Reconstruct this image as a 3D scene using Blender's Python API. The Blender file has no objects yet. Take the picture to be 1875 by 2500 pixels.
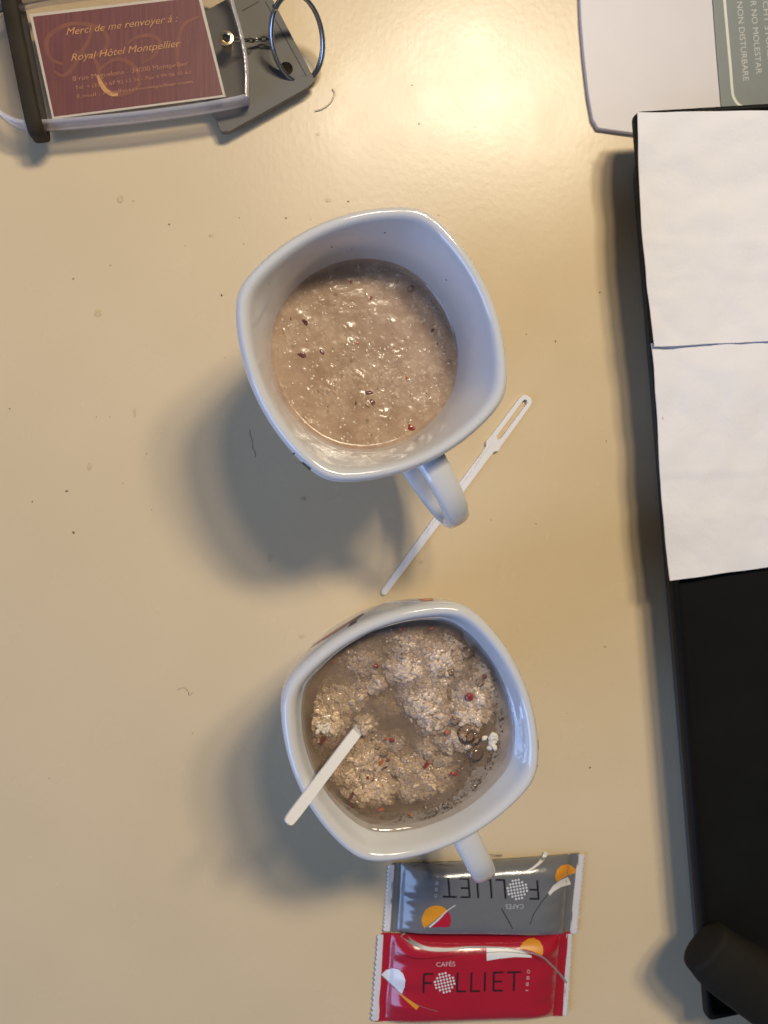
import bpy, bmesh, math, random
from mathutils import Vector, Matrix, noise, geometry

random.seed(7)
C = bpy.context.scene.collection
S = 0.01                      # everything is written in centimetres, built in metres

# ------------------------------------------------------------------ camera
F, CX, CY, H = 2022.0, 937.5, 1250.0, 37.3          # focal length / centre in photo pixels, height in cm
def cam_ray(u, v): return Vector(((u-CX)/F, -(v-CY)/F, -1.0)).normalized()
ROT = cam_ray(661, 1107).rotation_difference(Vector((0, 0, -1))).to_matrix()
def P(u, v, z=0.0):
    d = ROT @ cam_ray(u, v)
    s = (z-H)/d.z
    return Vector((d.x*s, d.y*s, z))
def proj(p):
    q = ROT.transposed() @ (Vector(p)-Vector((0, 0, H)))
    return (CX+F*q.x/-q.z, CY-F*q.y/-q.z)

cam = bpy.data.cameras.new('camera')
cam.sensor_fit = 'VERTICAL'
cam.sensor_height = 4.93; cam.sensor_width = 3.7
cam.lens = 4.93*F/2500.0
cam.clip_start = 0.01; cam.clip_end = 50
cam.dof.use_dof = True; cam.dof.focus_distance = 0.315; cam.dof.aperture_fstop = 1.8
camo = bpy.data.objects.new('camera', cam); C.objects.link(camo)
M4 = ROT.to_4x4(); M4.translation = Vector((0, 0, H*S))
camo.matrix_world = M4
sc = bpy.context.scene
sc.camera = camo
sc.view_settings.view_transform = 'Standard'
sc.view_settings.look = 'None'
sc.view_settings.exposure = 0.0
sc.cycles.use_denoising = True
sc.cycles.max_bounces = 10
sc.cycles.transparent_max_bounces = 16

# ------------------------------------------------------------------ light: two warm ceiling lamps, one cool window, dim room
w = bpy.data.worlds.new('World'); sc.world = w; w.use_nodes = True
bg = w.node_tree.nodes['Background']
bg.inputs[0].default_value = (0.70, 0.80, 1.0, 1); bg.inputs[1].default_value = 0.10

def lamp(name, loc, power, col, radius):
    l = bpy.data.lights.new(name, 'POINT'); l.energy = power; l.color = col; l.shadow_soft_size = radius
    o = bpy.data.objects.new(name, l); C.objects.link(o); o.location = loc
lamp('ceiling_lamp', (0.54, 0.66, 1.22), 22, (1.0, 0.87, 0.66), 0.075)
lamp('ceiling_lamp', (0.36, 0.71, 1.22), 32, (1.0, 0.87, 0.66), 0.085)
lamp('ceiling_lamp', (0.15, 0.63, 1.22), 15, (1.0, 0.87, 0.66), 0.075)
wl = bpy.data.lights.new('window_light', 'AREA'); wl.shape = 'RECTANGLE'; wl.size = 0.9; wl.size_y = 1.1
wl.energy = 19; wl.color = (0.35, 0.54, 1.0)
wo = bpy.data.objects.new('window_light', wl); C.objects.link(wo)
wo.location = (-1.30, -0.75, 0.72)
wo.rotation_euler = (Vector((0.02, -0.02, 0.0))-Vector(wo.location)).to_track_quat('-Z', 'Y').to_euler()

# ------------------------------------------------------------------ materials
def nt(name):
    m = bpy.data.materials.new(name); m.use_nodes = True
    return m, m.node_tree.nodes, m.node_tree.links, m.node_tree.nodes['Principled BSDF']
def mat(name, col, rough=0.5, metal=0.0, coat=0.0, coat_rough=0.05, bump=None, vary=0.0, vscale=60.0, spec=None, sheen=0.0, sub=0.0):
    m, n, l, b = nt(name)
    b.inputs['Base Color'].default_value = (*col, 1)
    b.inputs['Roughness'].default_value = rough
    b.inputs['Metallic'].default_value = metal
    b.inputs['Coat Weight'].default_value = coat
    b.inputs['Coat Roughness'].default_value = coat_rough
    if spec is not None: b.inputs['Specular IOR Level'].default_value = spec
    if sheen: b.inputs['Sheen Weight'].default_value = sheen
    if sub:
        b.inputs['Subsurface Weight'].default_value = sub
        b.inputs['Subsurface Radius'].default_value = (1, .8, .6); b.inputs['Subsurface Scale'].default_value = 0.003
    tc = n.new('ShaderNodeTexCoord')
    if vary:
        nz = n.new('ShaderNodeTexNoise'); nz.inputs['Scale'].default_value = vscale; nz.inputs['Detail'].default_value = 5
        l.new(tc.outputs['Object'], nz.inputs['Vector'])
        mp = n.new('ShaderNodeMapRange'); mp.inputs[1].default_value = .25; mp.inputs[2].default_value = .75
        mp.inputs[3].default_value = 1-vary; mp.inputs[4].default_value = 1+vary
        l.new(nz.outputs['Fac'], mp.inputs[0])
        mx = n.new('ShaderNodeVectorMath'); mx.operation = 'SCALE'; mx.inputs[0].default_value = col
        l.new(mp.outputs[0], mx.inputs['Scale']); l.new(mx.outputs[0], b.inputs['Base Color'])
    if bump:
        sc_, st, dist = bump
        nz = n.new('ShaderNodeTexNoise'); nz.inputs['Scale'].default_value = sc_; nz.inputs['Detail'].default_value = 4
        l.new(tc.outputs['Object'], nz.inputs['Vector'])
        bp = n.new('ShaderNodeBump'); bp.inputs['Strength'].default_value = st; bp.inputs['Distance'].default_value = dist
        l.new(nz.outputs['Fac'], bp.inputs['Height']); l.new(bp.outputs[0], b.inputs['Normal'])
    return m

def table_material():
    m, n, l, b = nt('cream laminate')
    tc = n.new('ShaderNodeTexCoord')
    nz = n.new('ShaderNodeTexNoise'); nz.inputs['Scale'].default_value = 14; nz.inputs['Detail'].default_value = 6
    l.new(tc.outputs['Object'], nz.inputs['Vector'])
    cr = n.new('ShaderNodeValToRGB')
    cr.color_ramp.elements[0].color = (0.635, 0.497, 0.312, 1); cr.color_ramp.elements[0].position = .3
    cr.color_ramp.elements[1].color = (0.67, 0.526, 0.334, 1); cr.color_ramp.elements[1].position = .7
    l.new(nz.outputs['Fac'], cr.inputs[0]); l.new(cr.outputs[0], b.inputs['Base Color'])
    n2 = n.new('ShaderNodeTexNoise'); n2.inputs['Scale'].default_value = 45; n2.inputs['Detail'].default_value = 8
    l.new(tc.outputs['Object'], n2.inputs['Vector'])
    mr = n.new('ShaderNodeMapRange'); mr.inputs[1].default_value = .3; mr.inputs[2].default_value = .7
    mr.inputs[3].default_value = .235; mr.inputs[4].default_value = .285
    l.new(n2.outputs['Fac'], mr.inputs[0]); l.new(mr.outputs[0], b.inputs['Roughness'])
    n3 = n.new('ShaderNodeTexNoise'); n3.inputs['Scale'].default_value = 420; n3.inputs['Detail'].default_value = 3
    mp = n.new('ShaderNodeMapping'); mp.inputs['Scale'].default_value = (1, .8, 1); mp.inputs['Rotation'].default_value = (0, 0, .5)
    l.new(tc.outputs['Object'], mp.inputs['Vector']); l.new(mp.outputs[0], n3.inputs['Vector'])
    n4 = n.new('ShaderNodeTexNoise'); n4.inputs['Scale'].default_value = 60; n4.inputs['Detail'].default_value = 2
    m2 = n.new('ShaderNodeMapping'); m2.inputs['Scale'].default_value = (14, .7, 1); m2.inputs['Rotation'].default_value = (0, 0, .9)
    l.new(tc.outputs['Object'], m2.inputs['Vector']); l.new(m2.outputs[0], n4.inputs['Vector'])
    ad = n.new('ShaderNodeMath'); ad.operation = 'MULTIPLY_ADD'; ad.inputs[1].default_value = .25
    l.new(n4.outputs['Fac'], ad.inputs[0]); l.new(n3.outputs['Fac'], ad.inputs[2])
    bp = n.new('ShaderNodeBump'); bp.inputs['Strength'].default_value = .34; bp.inputs['Distance'].default_value = .00012
    l.new(ad.outputs[0], bp.inputs['Height']); l.new(bp.outputs[0], b.inputs['Normal'])
    b.inputs['Specular IOR Level'].default_value = .31
    return m

def clear_material(name, tint, rough=0.03, ior=1.45, bump=None, haze=0.0, hcol=(.8, .8, .8)):
    """thin clear plastic / film / wet skin: see-through with fresnel gloss on top"""
    m, n, l, b = nt(name)
    n.remove(b)
    out = n['Material Output']
    t = n.new('ShaderNodeBsdfTransparent'); t.inputs[0].default_value = (*tint, 1)
    g = n.new('ShaderNodeBsdfGlossy'); g.inputs['Roughness'].default_value = rough
    fr = n.new('ShaderNodeFresnel'); fr.inputs[0].default_value = ior
    mx = n.new('ShaderNodeMixShader')
    l.new(fr.outputs[0], mx.inputs[0]); l.new(t.outputs[0], mx.inputs[1]); l.new(g.outputs[0], mx.inputs[2])
    src = t
    if haze:
        df = n.new('ShaderNodeBsdfDiffuse'); df.inputs[0].default_value = (*hcol, 1)
        m0 = n.new('ShaderNodeMixShader'); m0.inputs[0].default_value = haze
        l.new(t.outputs[0], m0.inputs[1]); l.new(df.outputs[0], m0.inputs[2]); l.new(m0.outputs[0], mx.inputs[1])
    l.new(mx.outputs[0], out.inputs[0])
    if bump:
        tc = n.new('ShaderNodeTexCoord')
        nz = n.new('ShaderNodeTexNoise'); nz.inputs['Scale'].default_value = bump[0]
        l.new(tc.outputs['Object'], nz.inputs['Vector'])
        bp = n.new('ShaderNodeBump'); bp.inputs['Strength'].default_value = bump[1]; bp.inputs['Distance'].default_value = bump[2]
        l.new(nz.outputs['Fac'], bp.inputs['Height']); l.new(bp.outputs[0], g.inputs['Normal']); l.new(bp.outputs[0], fr.inputs['Normal'])
    return m

def murky_material(name, col, opacity, gloss=True, rough=.05):
    """cloudy broth: part lets through what lies below, part is pale suspended flour"""
    m, n, l, b = nt(name)
    out = n['Material Output']
    b.inputs['Base Color'].default_value = (*col, 1)
    b.inputs['Roughness'].default_value = rough if gloss else .9
    b.inputs['Specular IOR Level'].default_value = .5 if gloss else 0
    tc = n.new('ShaderNodeTexCoord')
    nz = n.new('ShaderNodeTexNoise'); nz.inputs['Scale'].default_value = 90; nz.inputs['Detail'].default_value = 4
    l.new(tc.outputs['Object'], nz.inputs['Vector'])
    mr = n.new('ShaderNodeMapRange'); mr.inputs[1].default_value = .3; mr.inputs[2].default_value = .7
    mr.inputs[3].default_value = max(0, opacity-.16); mr.inputs[4].default_value = min(1, opacity+.16)
    l.new(nz.outputs['Fac'], mr.inputs[0])
    t = n.new('ShaderNodeBsdfTransparent'); mx = n.new('ShaderNodeMixShader')
    l.new(mr.outputs[0], mx.inputs[0]); l.new(t.outputs[0], mx.inputs[1]); l.new(b.outputs[0], mx.inputs[2])
    last = mx
    if gloss:
        g = n.new('ShaderNodeBsdfGlossy'); g.inputs['Roughness'].default_value = rough
        fr = n.new('ShaderNodeFresnel'); fr.inputs[0].default_value = 1.33
        m2 = n.new('ShaderNodeMixShader')
        l.new(fr.outputs[0], m2.inputs[0]); l.new(mx.outputs[0], m2.inputs[1]); l.new(g.outputs[0], m2.inputs[2]); last = m2
    l.new(last.outputs[0], out.inputs[0])
    return m

def porridge_material():
    """gruel under a wet film: mottled beige with pale flakes and grains showing just below the surface"""
    m, n, l, b = nt('oat porridge')
    tc = n.new('ShaderNodeTexCoord')
    def noise_(scale, detail=4, rough=.6):
        x = n.new('ShaderNodeTexNoise'); x.inputs['Scale'].default_value = scale; x.inputs['Detail'].default_value = detail; x.inputs['Roughness'].default_value = rough
        l.new(tc.outputs['Object'], x.inputs['Vector']); return x.outputs['Fac']
    cr = n.new('ShaderNodeValToRGB'); e = cr.color_ramp.elements
    e[0].position = .32; e[0].color = (.32, .205, .135, 1)
    e[1].position = .70; e[1].color = (.47, .335, .235, 1)
    x = e.new(.5); x.color = (.395, .27, .185, 1)
    l.new(noise_(75, 6), cr.inputs[0]); col = cr.outputs[0]
    for scale, thr, c, w, amt in ((190, .46, (.50, .37, .265, 1), 26, .7), (330, .44, (.55, .42, .31, 1), 60, .7), (620, .38, (.60, .48, .365, 1), 40, .6)):
        nzv = n.new('ShaderNodeTexNoise'); nzv.inputs['Scale'].default_value = scale*1.4; l.new(tc.outputs['Object'], nzv.inputs['Vector'])
        mv = n.new('ShaderNodeVectorMath'); mv.operation = 'MULTIPLY_ADD'; mv.inputs[1].default_value = (1.2/scale,)*3
        l.new(nzv.outputs['Color'], mv.inputs[0]); l.new(tc.outputs['Object'], mv.inputs[2])
        v = n.new('ShaderNodeTexVoronoi'); v.inputs['Scale'].default_value = scale; l.new(mv.outputs[0], v.inputs['Vector'])
        a = n.new('ShaderNodeMapRange'); a.inputs[1].default_value = thr; a.inputs[2].default_value = thr-.32; a.inputs[3].default_value = 0; a.inputs[4].default_value = amt
        l.new(v.outputs['Distance'], a.inputs[0])
        k = n.new('ShaderNodeMapRange'); k.inputs[1].default_value = .42; k.inputs[2].default_value = .56
        l.new(noise_(w, 3), k.inputs[0])
        mu = n.new('ShaderNodeMath'); mu.operation = 'MULTIPLY'; l.new(a.outputs[0], mu.inputs[0]); l.new(k.outputs[0], mu.inputs[1])
        mx = n.new('ShaderNodeMixRGB'); mx.inputs[2].default_value = c
        l.new(mu.outputs[0], mx.inputs[0]); l.new(col, mx.inputs[1]); col = mx.outputs[0]
    l.new(col, b.inputs['Base Color'])
    b.inputs['Roughness'].default_value = .19
    b.inputs['Specular IOR Level'].default_value = .45
    bp = n.new('ShaderNodeBump'); bp.inputs['Strength'].default_value = .3; bp.inputs['Distance'].default_value = .00035
    l.new(noise_(420, 3), bp.inputs['Height']); l.new(bp.outputs[0], b.inputs['Normal'])
    return m

MT = dict(
    table=table_material(),
    china=mat('white porcelain', (.61, .60, .595), .10, coat=.4, coat_rough=.05, vary=.02, vscale=20),
    black_print=mat('black print', (.015, .015, .02), .25),
    red_print=mat('faded red print', (.42, .10, .09), .25),
    orange_print=mat('orange print', (.65, .16, .05), .25),
    porridge=porridge_material(),
    flake=mat('wet oat flake', (.46, .33, .235), .3, coat=.6, vary=.22, vscale=250),
    flake_pale=mat('pale oat grain', (.58, .46, .35), .2, coat=.6, vary=.2, vscale=250),
    fruit_dark=mat('dark dried fruit', (.15, .050, .038), .28, coat=.4, vary=.4, vscale=600),
    fruit_red=mat('red dried fruit', (.28, .035, .028), .25, coat=.4, vary=.35, vscale=500),
    fruit_orange=mat('orange dried fruit', (.42, .12, .055), .25, coat=.3, vary=.3, vscale=500),
    plastic=mat('white plastic', (.78, .76, .77), .32, vary=.015, sub=.0),
    wood=None,
    grey_tag=mat('grey plastic', (.118, .108, .095), .5, spec=.3, bump=(900, .25, .0001), vary=.06, vscale=120),
    steel=mat('polished steel', (.40, .41, .44), .2, metal=1.0),
    dark_steel=mat('tarnished steel', (.20, .19, .17), .3, metal=1.0),
    brass=mat('worn brass', (.78, .62, .38), .25, metal=1.0, bump=(1500, .3, .0002)),
    bore=mat('dark bore', (.03, .028, .025), .6),
    rubber=mat('dark brown rubber', (.030, .022, .013), .65, spec=.18, bump=(500, .3, .0003), vary=.3, vscale=90),
    card_white=mat('white card', (.78, .74, .72), .5),
    gold=mat('gold ink', (.78, .42, .17), .5, vary=.25, vscale=300),
    gold_dim=mat('pale gold ink', (.60, .28, .17), .5, vary=.3, vscale=300),
    gold_faint=mat('faint gold ink', (.27, .085, .055), .5, vary=.15, vscale=200),
    white_box=mat('white lacquered plastic', (.58, .54, .55), .42, vary=.02),
    sign=mat('grey green card', (.155, .175, .165), .45, vary=.05, vscale=150),
    sign_line=mat('pale print', (.62, .62, .56), .5),
    sign_text=mat('pale grey print', (.44, .45, .42), .5),
    tray=mat('black lacquer', (.007, .007, .007), .5, spec=.12, bump=(700, .2, .0001), vary=.2, vscale=40),
    tray_wall=mat('dark slate lacquer', (.055, .060, .066), .55, bump=(700, .2, .0001)),
    handle=mat('dark brown plastic', (.011, .009, .006), .75, spec=.2, bump=(400, .2, .0002)),
    red=mat('red foil', (.40, .011, .028), .21, coat=.35, coat_rough=.1, bump=(160, .22, .0012), vary=.06),
    grey=mat('grey foil', (.155, .155, .16), .21, coat=.35, coat_rough=.1, bump=(160, .22, .0012), vary=.05),
    fin=mat('white film', (.66, .63, .63), .35, bump=(300, .3, .0006)),
    ink_black=mat('black ink', (.012, .012, .016), .35),
    ink_white=mat('white ink', (.72, .70, .69), .35),
    ink_pink=mat('pale ink', (.62, .42, .42), .4),
    ink_pale=mat('pale grey ink', (.46, .46, .47), .4),
    ink_grey=mat('grey ink', (.26, .245, .25), .35),
    ink_orange=mat('orange ink', (.70, .28, .02), .35),
    ink_red=mat('red ink', (.45, .012, .035), .35),
    crumb=mat('brown crumb', (.16, .11, .07), .7, vary=.5, vscale=800),
    hair=mat('dark fibre', (.20, .16, .13), .5),
    fibre=mat('pale fibre', (.60, .50, .38), .5),
    film_clear=clear_material('clear acrylic', (.90, .885, .87), .12, 1.5, haze=.03, hcol=(.75, .72, .70)),
    acrylic_side=clear_material('clear acrylic edge', (.86, .83, .85), .12, 1.5, bump=(220, .4, .001), haze=.42, hcol=(.82, .78, .80)),
    bubble=clear_material('bubble skin', (.90, .87, .84), .03, 1.4),
    fizz=clear_material('tiny bubble', (.66, .60, .54), .05, 1.35),
    water=clear_material('water drop', (.96, .955, .945), .03, 1.2),
)

def maroon_material():
    m, n, l, b = nt('maroon card')
    tc = n.new('ShaderNodeTexCoord')
    mp = n.new('ShaderNodeMapping'); mp.inputs['Scale'].default_value = (900, 45, 1); mp.inputs['Rotation'].default_value = (0, 0, math.radians(-8))
    nz = n.new('ShaderNodeTexNoise'); nz.inputs['Scale'].default_value = 1; nz.inputs['Detail'].default_value = 3
    l.new(tc.outputs['Object'], mp.inputs[0]); l.new(mp.outputs[0], nz.inputs['Vector'])
    cr = n.new('ShaderNodeValToRGB')
    cr.color_ramp.elements[0].color = (.165, .030, .044, 1); cr.color_ramp.elements[0].position = .35
    cr.color_ramp.elements[1].color = (.235, .060, .062, 1); cr.color_ramp.elements[1].position = .7
    l.new(nz.outputs['Fac'], cr.inputs[0]); l.new(cr.outputs[0], b.inputs['Base Color'])
    b.inputs['Roughness'].default_value = .45
    return m
MT['maroon'] = maroon_material()

def tissue_material():
    m, n, l, b = nt('white paper napkin')
    tc = n.new('ShaderNodeTexCoord')
    b.inputs['Base Color'].default_value = (.80, .775, .79, 1); b.inputs['Roughness'].default_value = .85
    b.inputs['Sheen Weight'].default_value = .15
    n1 = n.new('ShaderNodeTexNoise'); n1.inputs['Scale'].default_value = 38; n1.inputs['Detail'].default_value = 6; n1.inputs['Distortion'].default_value = .8
    v = n.new('ShaderNodeTexVoronoi'); v.inputs['Scale'].default_value = 900
    l.new(tc.outputs['Object'], n1.inputs['Vector']); l.new(tc.outputs['Object'], v.inputs['Vector'])
    ad = n.new('ShaderNodeMath'); ad.operation = 'MULTIPLY_ADD'; ad.inputs[1].default_value = .05
    l.new(v.outputs['Distance'], ad.inputs[0]); l.new(n1.outputs['Fac'], ad.inputs[2])
    bp = n.new('ShaderNodeBump'); bp.inputs['Strength'].default_value = .45; bp.inputs['Distance'].default_value = .0024
    l.new(ad.outputs[0], bp.inputs['Height']); l.new(bp.outputs[0], b.inputs['Normal'])
    return m
MT['tissue'] = tissue_material()

# ------------------------------------------------------------------ object helpers
def link(o, parent=None):
    C.objects.link(o)
    if parent is not None:
        o.parent = parent
    return o
def tag(o, label, cat, group=None, kind=None):
    o['label'] = label; o['category'] = cat
    if group: o['group'] = group
    if kind: o['kind'] = kind
    return o
def thing(name, loc, label, cat, group=None):
    o = bpy.data.objects.new(name, None); o.empty_display_size = .01
    C.objects.link(o); o.location = Vector(loc)*S
    o['_o'] = [loc[0], loc[1], loc[2]]
    return tag(o, label, cat, group)
def origin(parent):
    o = Vector((0, 0, 0))
    p = parent
    while p is not None:
        if '_o' in p: o += Vector(p['_o']); 
        p = p.parent
    return o
def build(name, verts, faces, mats, parent=None, smooth=True, mi=None, edge=40):
    """verts in world centimetres"""
    off = origin(parent)
    me = bpy.data.meshes.new(name)
    me.from_pydata([((v[0]-off.x)*S, (v[1]-off.y)*S, (v[2]-off.z)*S) for v in verts], [], faces)
    for m in (mats if isinstance(mats, (list, tuple)) else [mats]): me.materials.append(m)
    if mi:
        for p, k in zip(me.polygons, mi): p.material_index = k
    bm = bmesh.new(); bm.from_mesh(me)
    bmesh.ops.recalc_face_normals(bm, faces=bm.faces[:]) if edge != 'keep' else None
    bm.to_mesh(me); bm.free()
    if smooth:
        for p in me.polygons: p.use_smooth = True
        if isinstance(edge, (int, float)) and edge:
            try: me.set_sharp_from_angle(angle=math.radians(edge))
            except Exception: pass
    return link(bpy.data.objects.new(name, me), parent)

def tube(path, rad, seg=10, closed=False, flat=1.0, up=Vector((0, 0, 1)), caps=True, sup=2.0):
    """sweep a (super)ellipse along a path; rad is a number or a list; flat squeezes along 'up'"""
    n = len(path); V = []; Fc = []
    path = [Vector(p) for p in path]
    for i, p in enumerate(path):
        a = path[(i-1) % n] if (closed or i > 0) else p
        b = path[(i+1) % n] if (closed or i < n-1) else p
        t = (b-a).normalized()
        s = t.cross(up)
        if s.length < 1e-4: s = t.cross(Vector((1, 0, 0)))
        s.normalize(); u = s.cross(t).normalized()
        r = rad[i] if isinstance(rad, (list, tuple)) else rad
        for k in range(seg):
            an = 2*math.pi*k/seg; c_, s_ = math.cos(an), math.sin(an)
            e = 2/sup
            V.append(p+s*(r*math.copysign(abs(c_)**e, c_))+u*(r*flat*math.copysign(abs(s_)**e, s_)))
    rng = n if closed else n-1
    for i in range(rng):
        for k in range(seg):
            j = (i+1) % n
            Fc.append((i*seg+k, i*seg+(k+1) % seg, j*seg+(k+1) % seg, j*seg+k))
    if caps and not closed:
        Fc.append(tuple(range(seg-1, -1, -1))); Fc.append(tuple(range((n-1)*seg, n*seg)))
    return V, Fc

def prism(poly, z0, z1, bev=0.0, bseg=3):
    """solid from an outline (list of (x,y)); rounded top and bottom edge of radius bev"""
    n = len(poly); V = []; Fc = []
    cx = sum(p[0] for p in poly)/n; cy = sum(p[1] for p in poly)/n
    pts = [Vector((p[0], p[1])) for p in poly]
    area = sum(pts[i].x*pts[(i+1) % n].y-pts[(i+1) % n].x*pts[i].y for i in range(n))
    if area < 0: pts.reverse()
    def inset(d):
        out = []
        for i in range(n):
            a, b, c = pts[i-1], pts[i], pts[(i+1) % n]
            e1 = (b-a).normalized(); e2 = (c-b).normalized()
            n1 = Vector((-e1.y, e1.x)); n2 = Vector((-e2.y, e2.x))
            m = (n1+n2)
            if m.length < 1e-6: m = n1
            m = m/ max(m.length_squared/2, .3)
            out.append(b+m*d)
        return out
    rings = []
    if bev > 0:
        for k in range(bseg+1):
            a = math.pi/2*k/bseg
            if k == 0: rings.append((bev*1.15+.01, z0))
            rings.append((bev*(1-math.sin(a)), z0+bev*(1-math.cos(a))))
        for k in range(bseg+1):
            a = math.pi/2*k/bseg
            rings.append((bev*(1-math.cos(a)), z1-bev*(1-math.sin(a))))
        rings.append((bev*1.15+.01, z1))
    else: rings = [(0, z0), (0, z1)]
    for d, z in rings:
        for p in (inset(d) if d > 0 else pts): V.append((p.x, p.y, z))
    for r in range(len(rings)-1):
        for i in range(n):
            j = (i+1) % n
            Fc.append((r*n+i, r*n+j, (r+1)*n+j, (r+1)*n+i))
    Fc.append(tuple(range(n-1, -1, -1))); Fc.append(tuple(range((len(rings)-1)*n, len(rings)*n)))
    return V, Fc

def round_poly(poly, r, seg=6):
    """round the corners of a polygon; r is one radius or one per corner"""
    out = []; n = len(poly)
    for i in range(n):
        rr = r[i] if isinstance(r, (list, tuple)) else r
        a, b, c = Vector(poly[i-1][:2]), Vector(poly[i][:2]), Vector(poly[(i+1) % n][:2])
        if rr <= 0: out.append((b.x, b.y)); continue
        d1 = (a-b).normalized(); d2 = (c-b).normalized()
        ang = d1.angle(d2); t = rr/math.tan(ang/2)
        t = min(t, (a-b).length*.49, (c-b).length*.49)
        p1 = b+d1*t; p2 = b+d2*t
        for k in range(seg+1):
            s = k/seg
            q = p1*(1-s)**2+b*2*s*(1-s)+p2*s*s
            out.append((q.x, q.y))
    return out

def fill(poly_px, maxlen):
    """triangulate an outline (2-D) and split its long edges -> verts2d, faces"""
    bm = bmesh.new()
    tri = geometry.tessellate_polygon([[Vector((p[0], p[1], 0)) for p in poly_px]])
    vs = [bm.verts.new((p[0], p[1], 0)) for p in poly_px]
    for t in tri:
        try: bm.faces.new([vs[i] for i in t])
        except ValueError: pass
    for _ in range(7):
        es = [e for e in bm.edges if e.calc_length() > maxlen]
        if not es: break
        bmesh.ops.subdivide_edges(bm, edges=es, cuts=1)
        bmesh.ops.triangulate(bm, faces=bm.faces[:])
    bm.verts.index_update()
    V = [(v.co.x, v.co.y) for v in bm.verts]; Fc = [tuple(v.index for v in f.verts) for f in bm.faces]
    bm.free()
    return V, Fc

def text2d(body, shear=0.0, spacing=1.0, offset=0.0):
    cu = bpy.data.curves.new('lettering', 'FONT'); cu.body = body; cu.size = 1.0; cu.resolution_u = 3
    cu.shear = shear; cu.space_character = spacing; cu.offset = offset
    o = bpy.data.objects.new('lettering', cu); C.objects.link(o)
    dg = bpy.context.evaluated_depsgraph_get()
    ev = o.evaluated_get(dg); me = ev.to_mesh()
    V = [(v.co.x, v.co.y) for v in me.vertices]; Fc = [tuple(p.vertices) for p in me.polygons]
    ev.to_mesh_clear(); bpy.data.objects.remove(o); bpy.data.curves.remove(cu)
    return V, Fc
def place_text(body, p0, p1, height=None, **kw):
    """text whose baseline runs from photo point p0 to p1; height = cap height in the same units"""
    V, Fc = text2d(body, **kw)
    x0 = min(v[0] for v in V); x1 = max(v[0] for v in V)
    caps = .72
    p0 = Vector(p0); p1 = Vector(p1); d = (p1-p0); L = d.length; d.normalize()
    up = Vector((d.y, -d.x))         # photo rows grow downwards
    sx = L/(x1-x0); sy = sx if height is None else height/caps
    return [tuple(p0+d*((v[0]-x0)*sx)+up*(v[1]*sy)) for v in V], Fc
def on_plane(V, z): return [P(v[0], v[1], z) for v in V]
def strip(pts, widths):
    """ribbon along photo points -> outline"""
    L, R_ = [], []
    for i, p in enumerate(pts):
        a = Vector(pts[max(0, i-1)]); b = Vector(pts[min(len(pts)-1, i+1)])
        t = (b-a).normalized(); n_ = Vector((-t.y, t.x)); w_ = widths[i] if isinstance(widths, (list, tuple)) else widths
        L.append(tuple(Vector(p)+n_*w_/2)); R_.append(tuple(Vector(p)-n_*w_/2))
    return L+R_[::-1]
def smooth_path(pts, n=6, closed=False):
    pts = [Vector(p) for p in pts]; m = len(pts); out = []
    rng = m if closed else m-1
    for i in range(rng):
        if closed: p0, p1, p2, p3 = pts[i-1], pts[i], pts[(i+1) % m], pts[(i+2) % m]
        else: p0, p1, p2, p3 = pts[max(0, i-1)], pts[i], pts[i+1], pts[min(m-1, i+2)]
        for k in range(n):
            t = k/n
            out.append(.5*((2*p1)+(p2-p0)*t+(2*p0-5*p1+4*p2-p3)*t*t+(3*p1-p0-3*p2+p3)*t**3))
    if not closed: out.append(pts[-1])
    return out
def merge(*parts):
    V, Fc = [], []
    for v, f in parts:
        o = len(V); V += list(v); Fc += [tuple(i+o for i in q) for q in f]
    return V, Fc

# ------------------------------------------------------------------ table
tp = [(-75, -62), (88, -62), (88, 52), (-75, 52)]
V, Fc = prism(round_poly(tp, 3), -3, 0, .15)
tag(build('table', V, Fc, MT['table'], edge=30), 'cream laminate table top that carries the mugs, packets, tray and key fob', 'table')

# ------------------------------------------------------------------ mugs
def squircle(theta, corner):
    """radius of a rounded square with bowed sides, about 1 on average; corner = angle of a corner"""
    tot = 0; ws = 0
    for k in range(-4, 5):
        t = (theta-corner+math.radians(k*2.7)+math.pi/4) % (math.pi/2)-math.pi/4
        ph = math.pi/4-abs(t)          # angle from side middle
        rho, m = 1.55, .950
        cx = m-rho
        c_ = math.cos(ph); bq = cx*c_
        r = bq+math.sqrt(bq*bq-cx*cx+rho*rho)
        w_ = math.exp(-(k/2.6)**2)
        tot += r*w_; ws += w_
    return tot/ws
PROFILE = [  # z, radius, how square
    (0.25, 2.25, 0), (0.0, 2.40, 0), (0.0, 2.62, 0), (0.22, 2.85, 0), (1.0, 3.12, .1), (2.4, 3.48, .3), (4.0, 3.93, .55), (5.6, 4.36, .8),
    (7.0, 4.60, .95), (7.9, 4.69, 1), (8.35, 4.71, 1), (8.62, 4.67, 1), (8.77, 4.57, 1), (8.80, 4.45, 1), (8.75, 4.33, 1), (8.58, 4.22, .97), (8.2, 4.10, .9),
    (7.6, 3.92, .65), (6.9, 3.75, .4), (6.2, 3.63, .22), (5.2, 3.46, .1), (3.5, 3.18, 0), (1.6, 2.85, 0), (0.9, 2.5, 0), (.6, 2.0, 0), (.55, .02, 0)]
OUTER = [(p.x, p.y, max(0, p.z)) for p in smooth_path([Vector(q) for q in PROFILE], 4)][8:53]
def mug_xyz(c, corner, th, z, off=0.0):
    for (z0, r0, q0), (z1, r1, q1) in zip(OUTER[:-1], OUTER[1:]):
        if z0 <= z <= z1: break
    t = (z-z0)/(z1-z0) if z1 > z0 else 0
    r = r0+(r1-r0)*t; q = q0+(q1-q0)*t
    R_ = r*(1-q+q*squircle(th, corner))+off
    return Vector((c[0]+R_*math.cos(th), c[1]+R_*math.sin(th), z))
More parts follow.
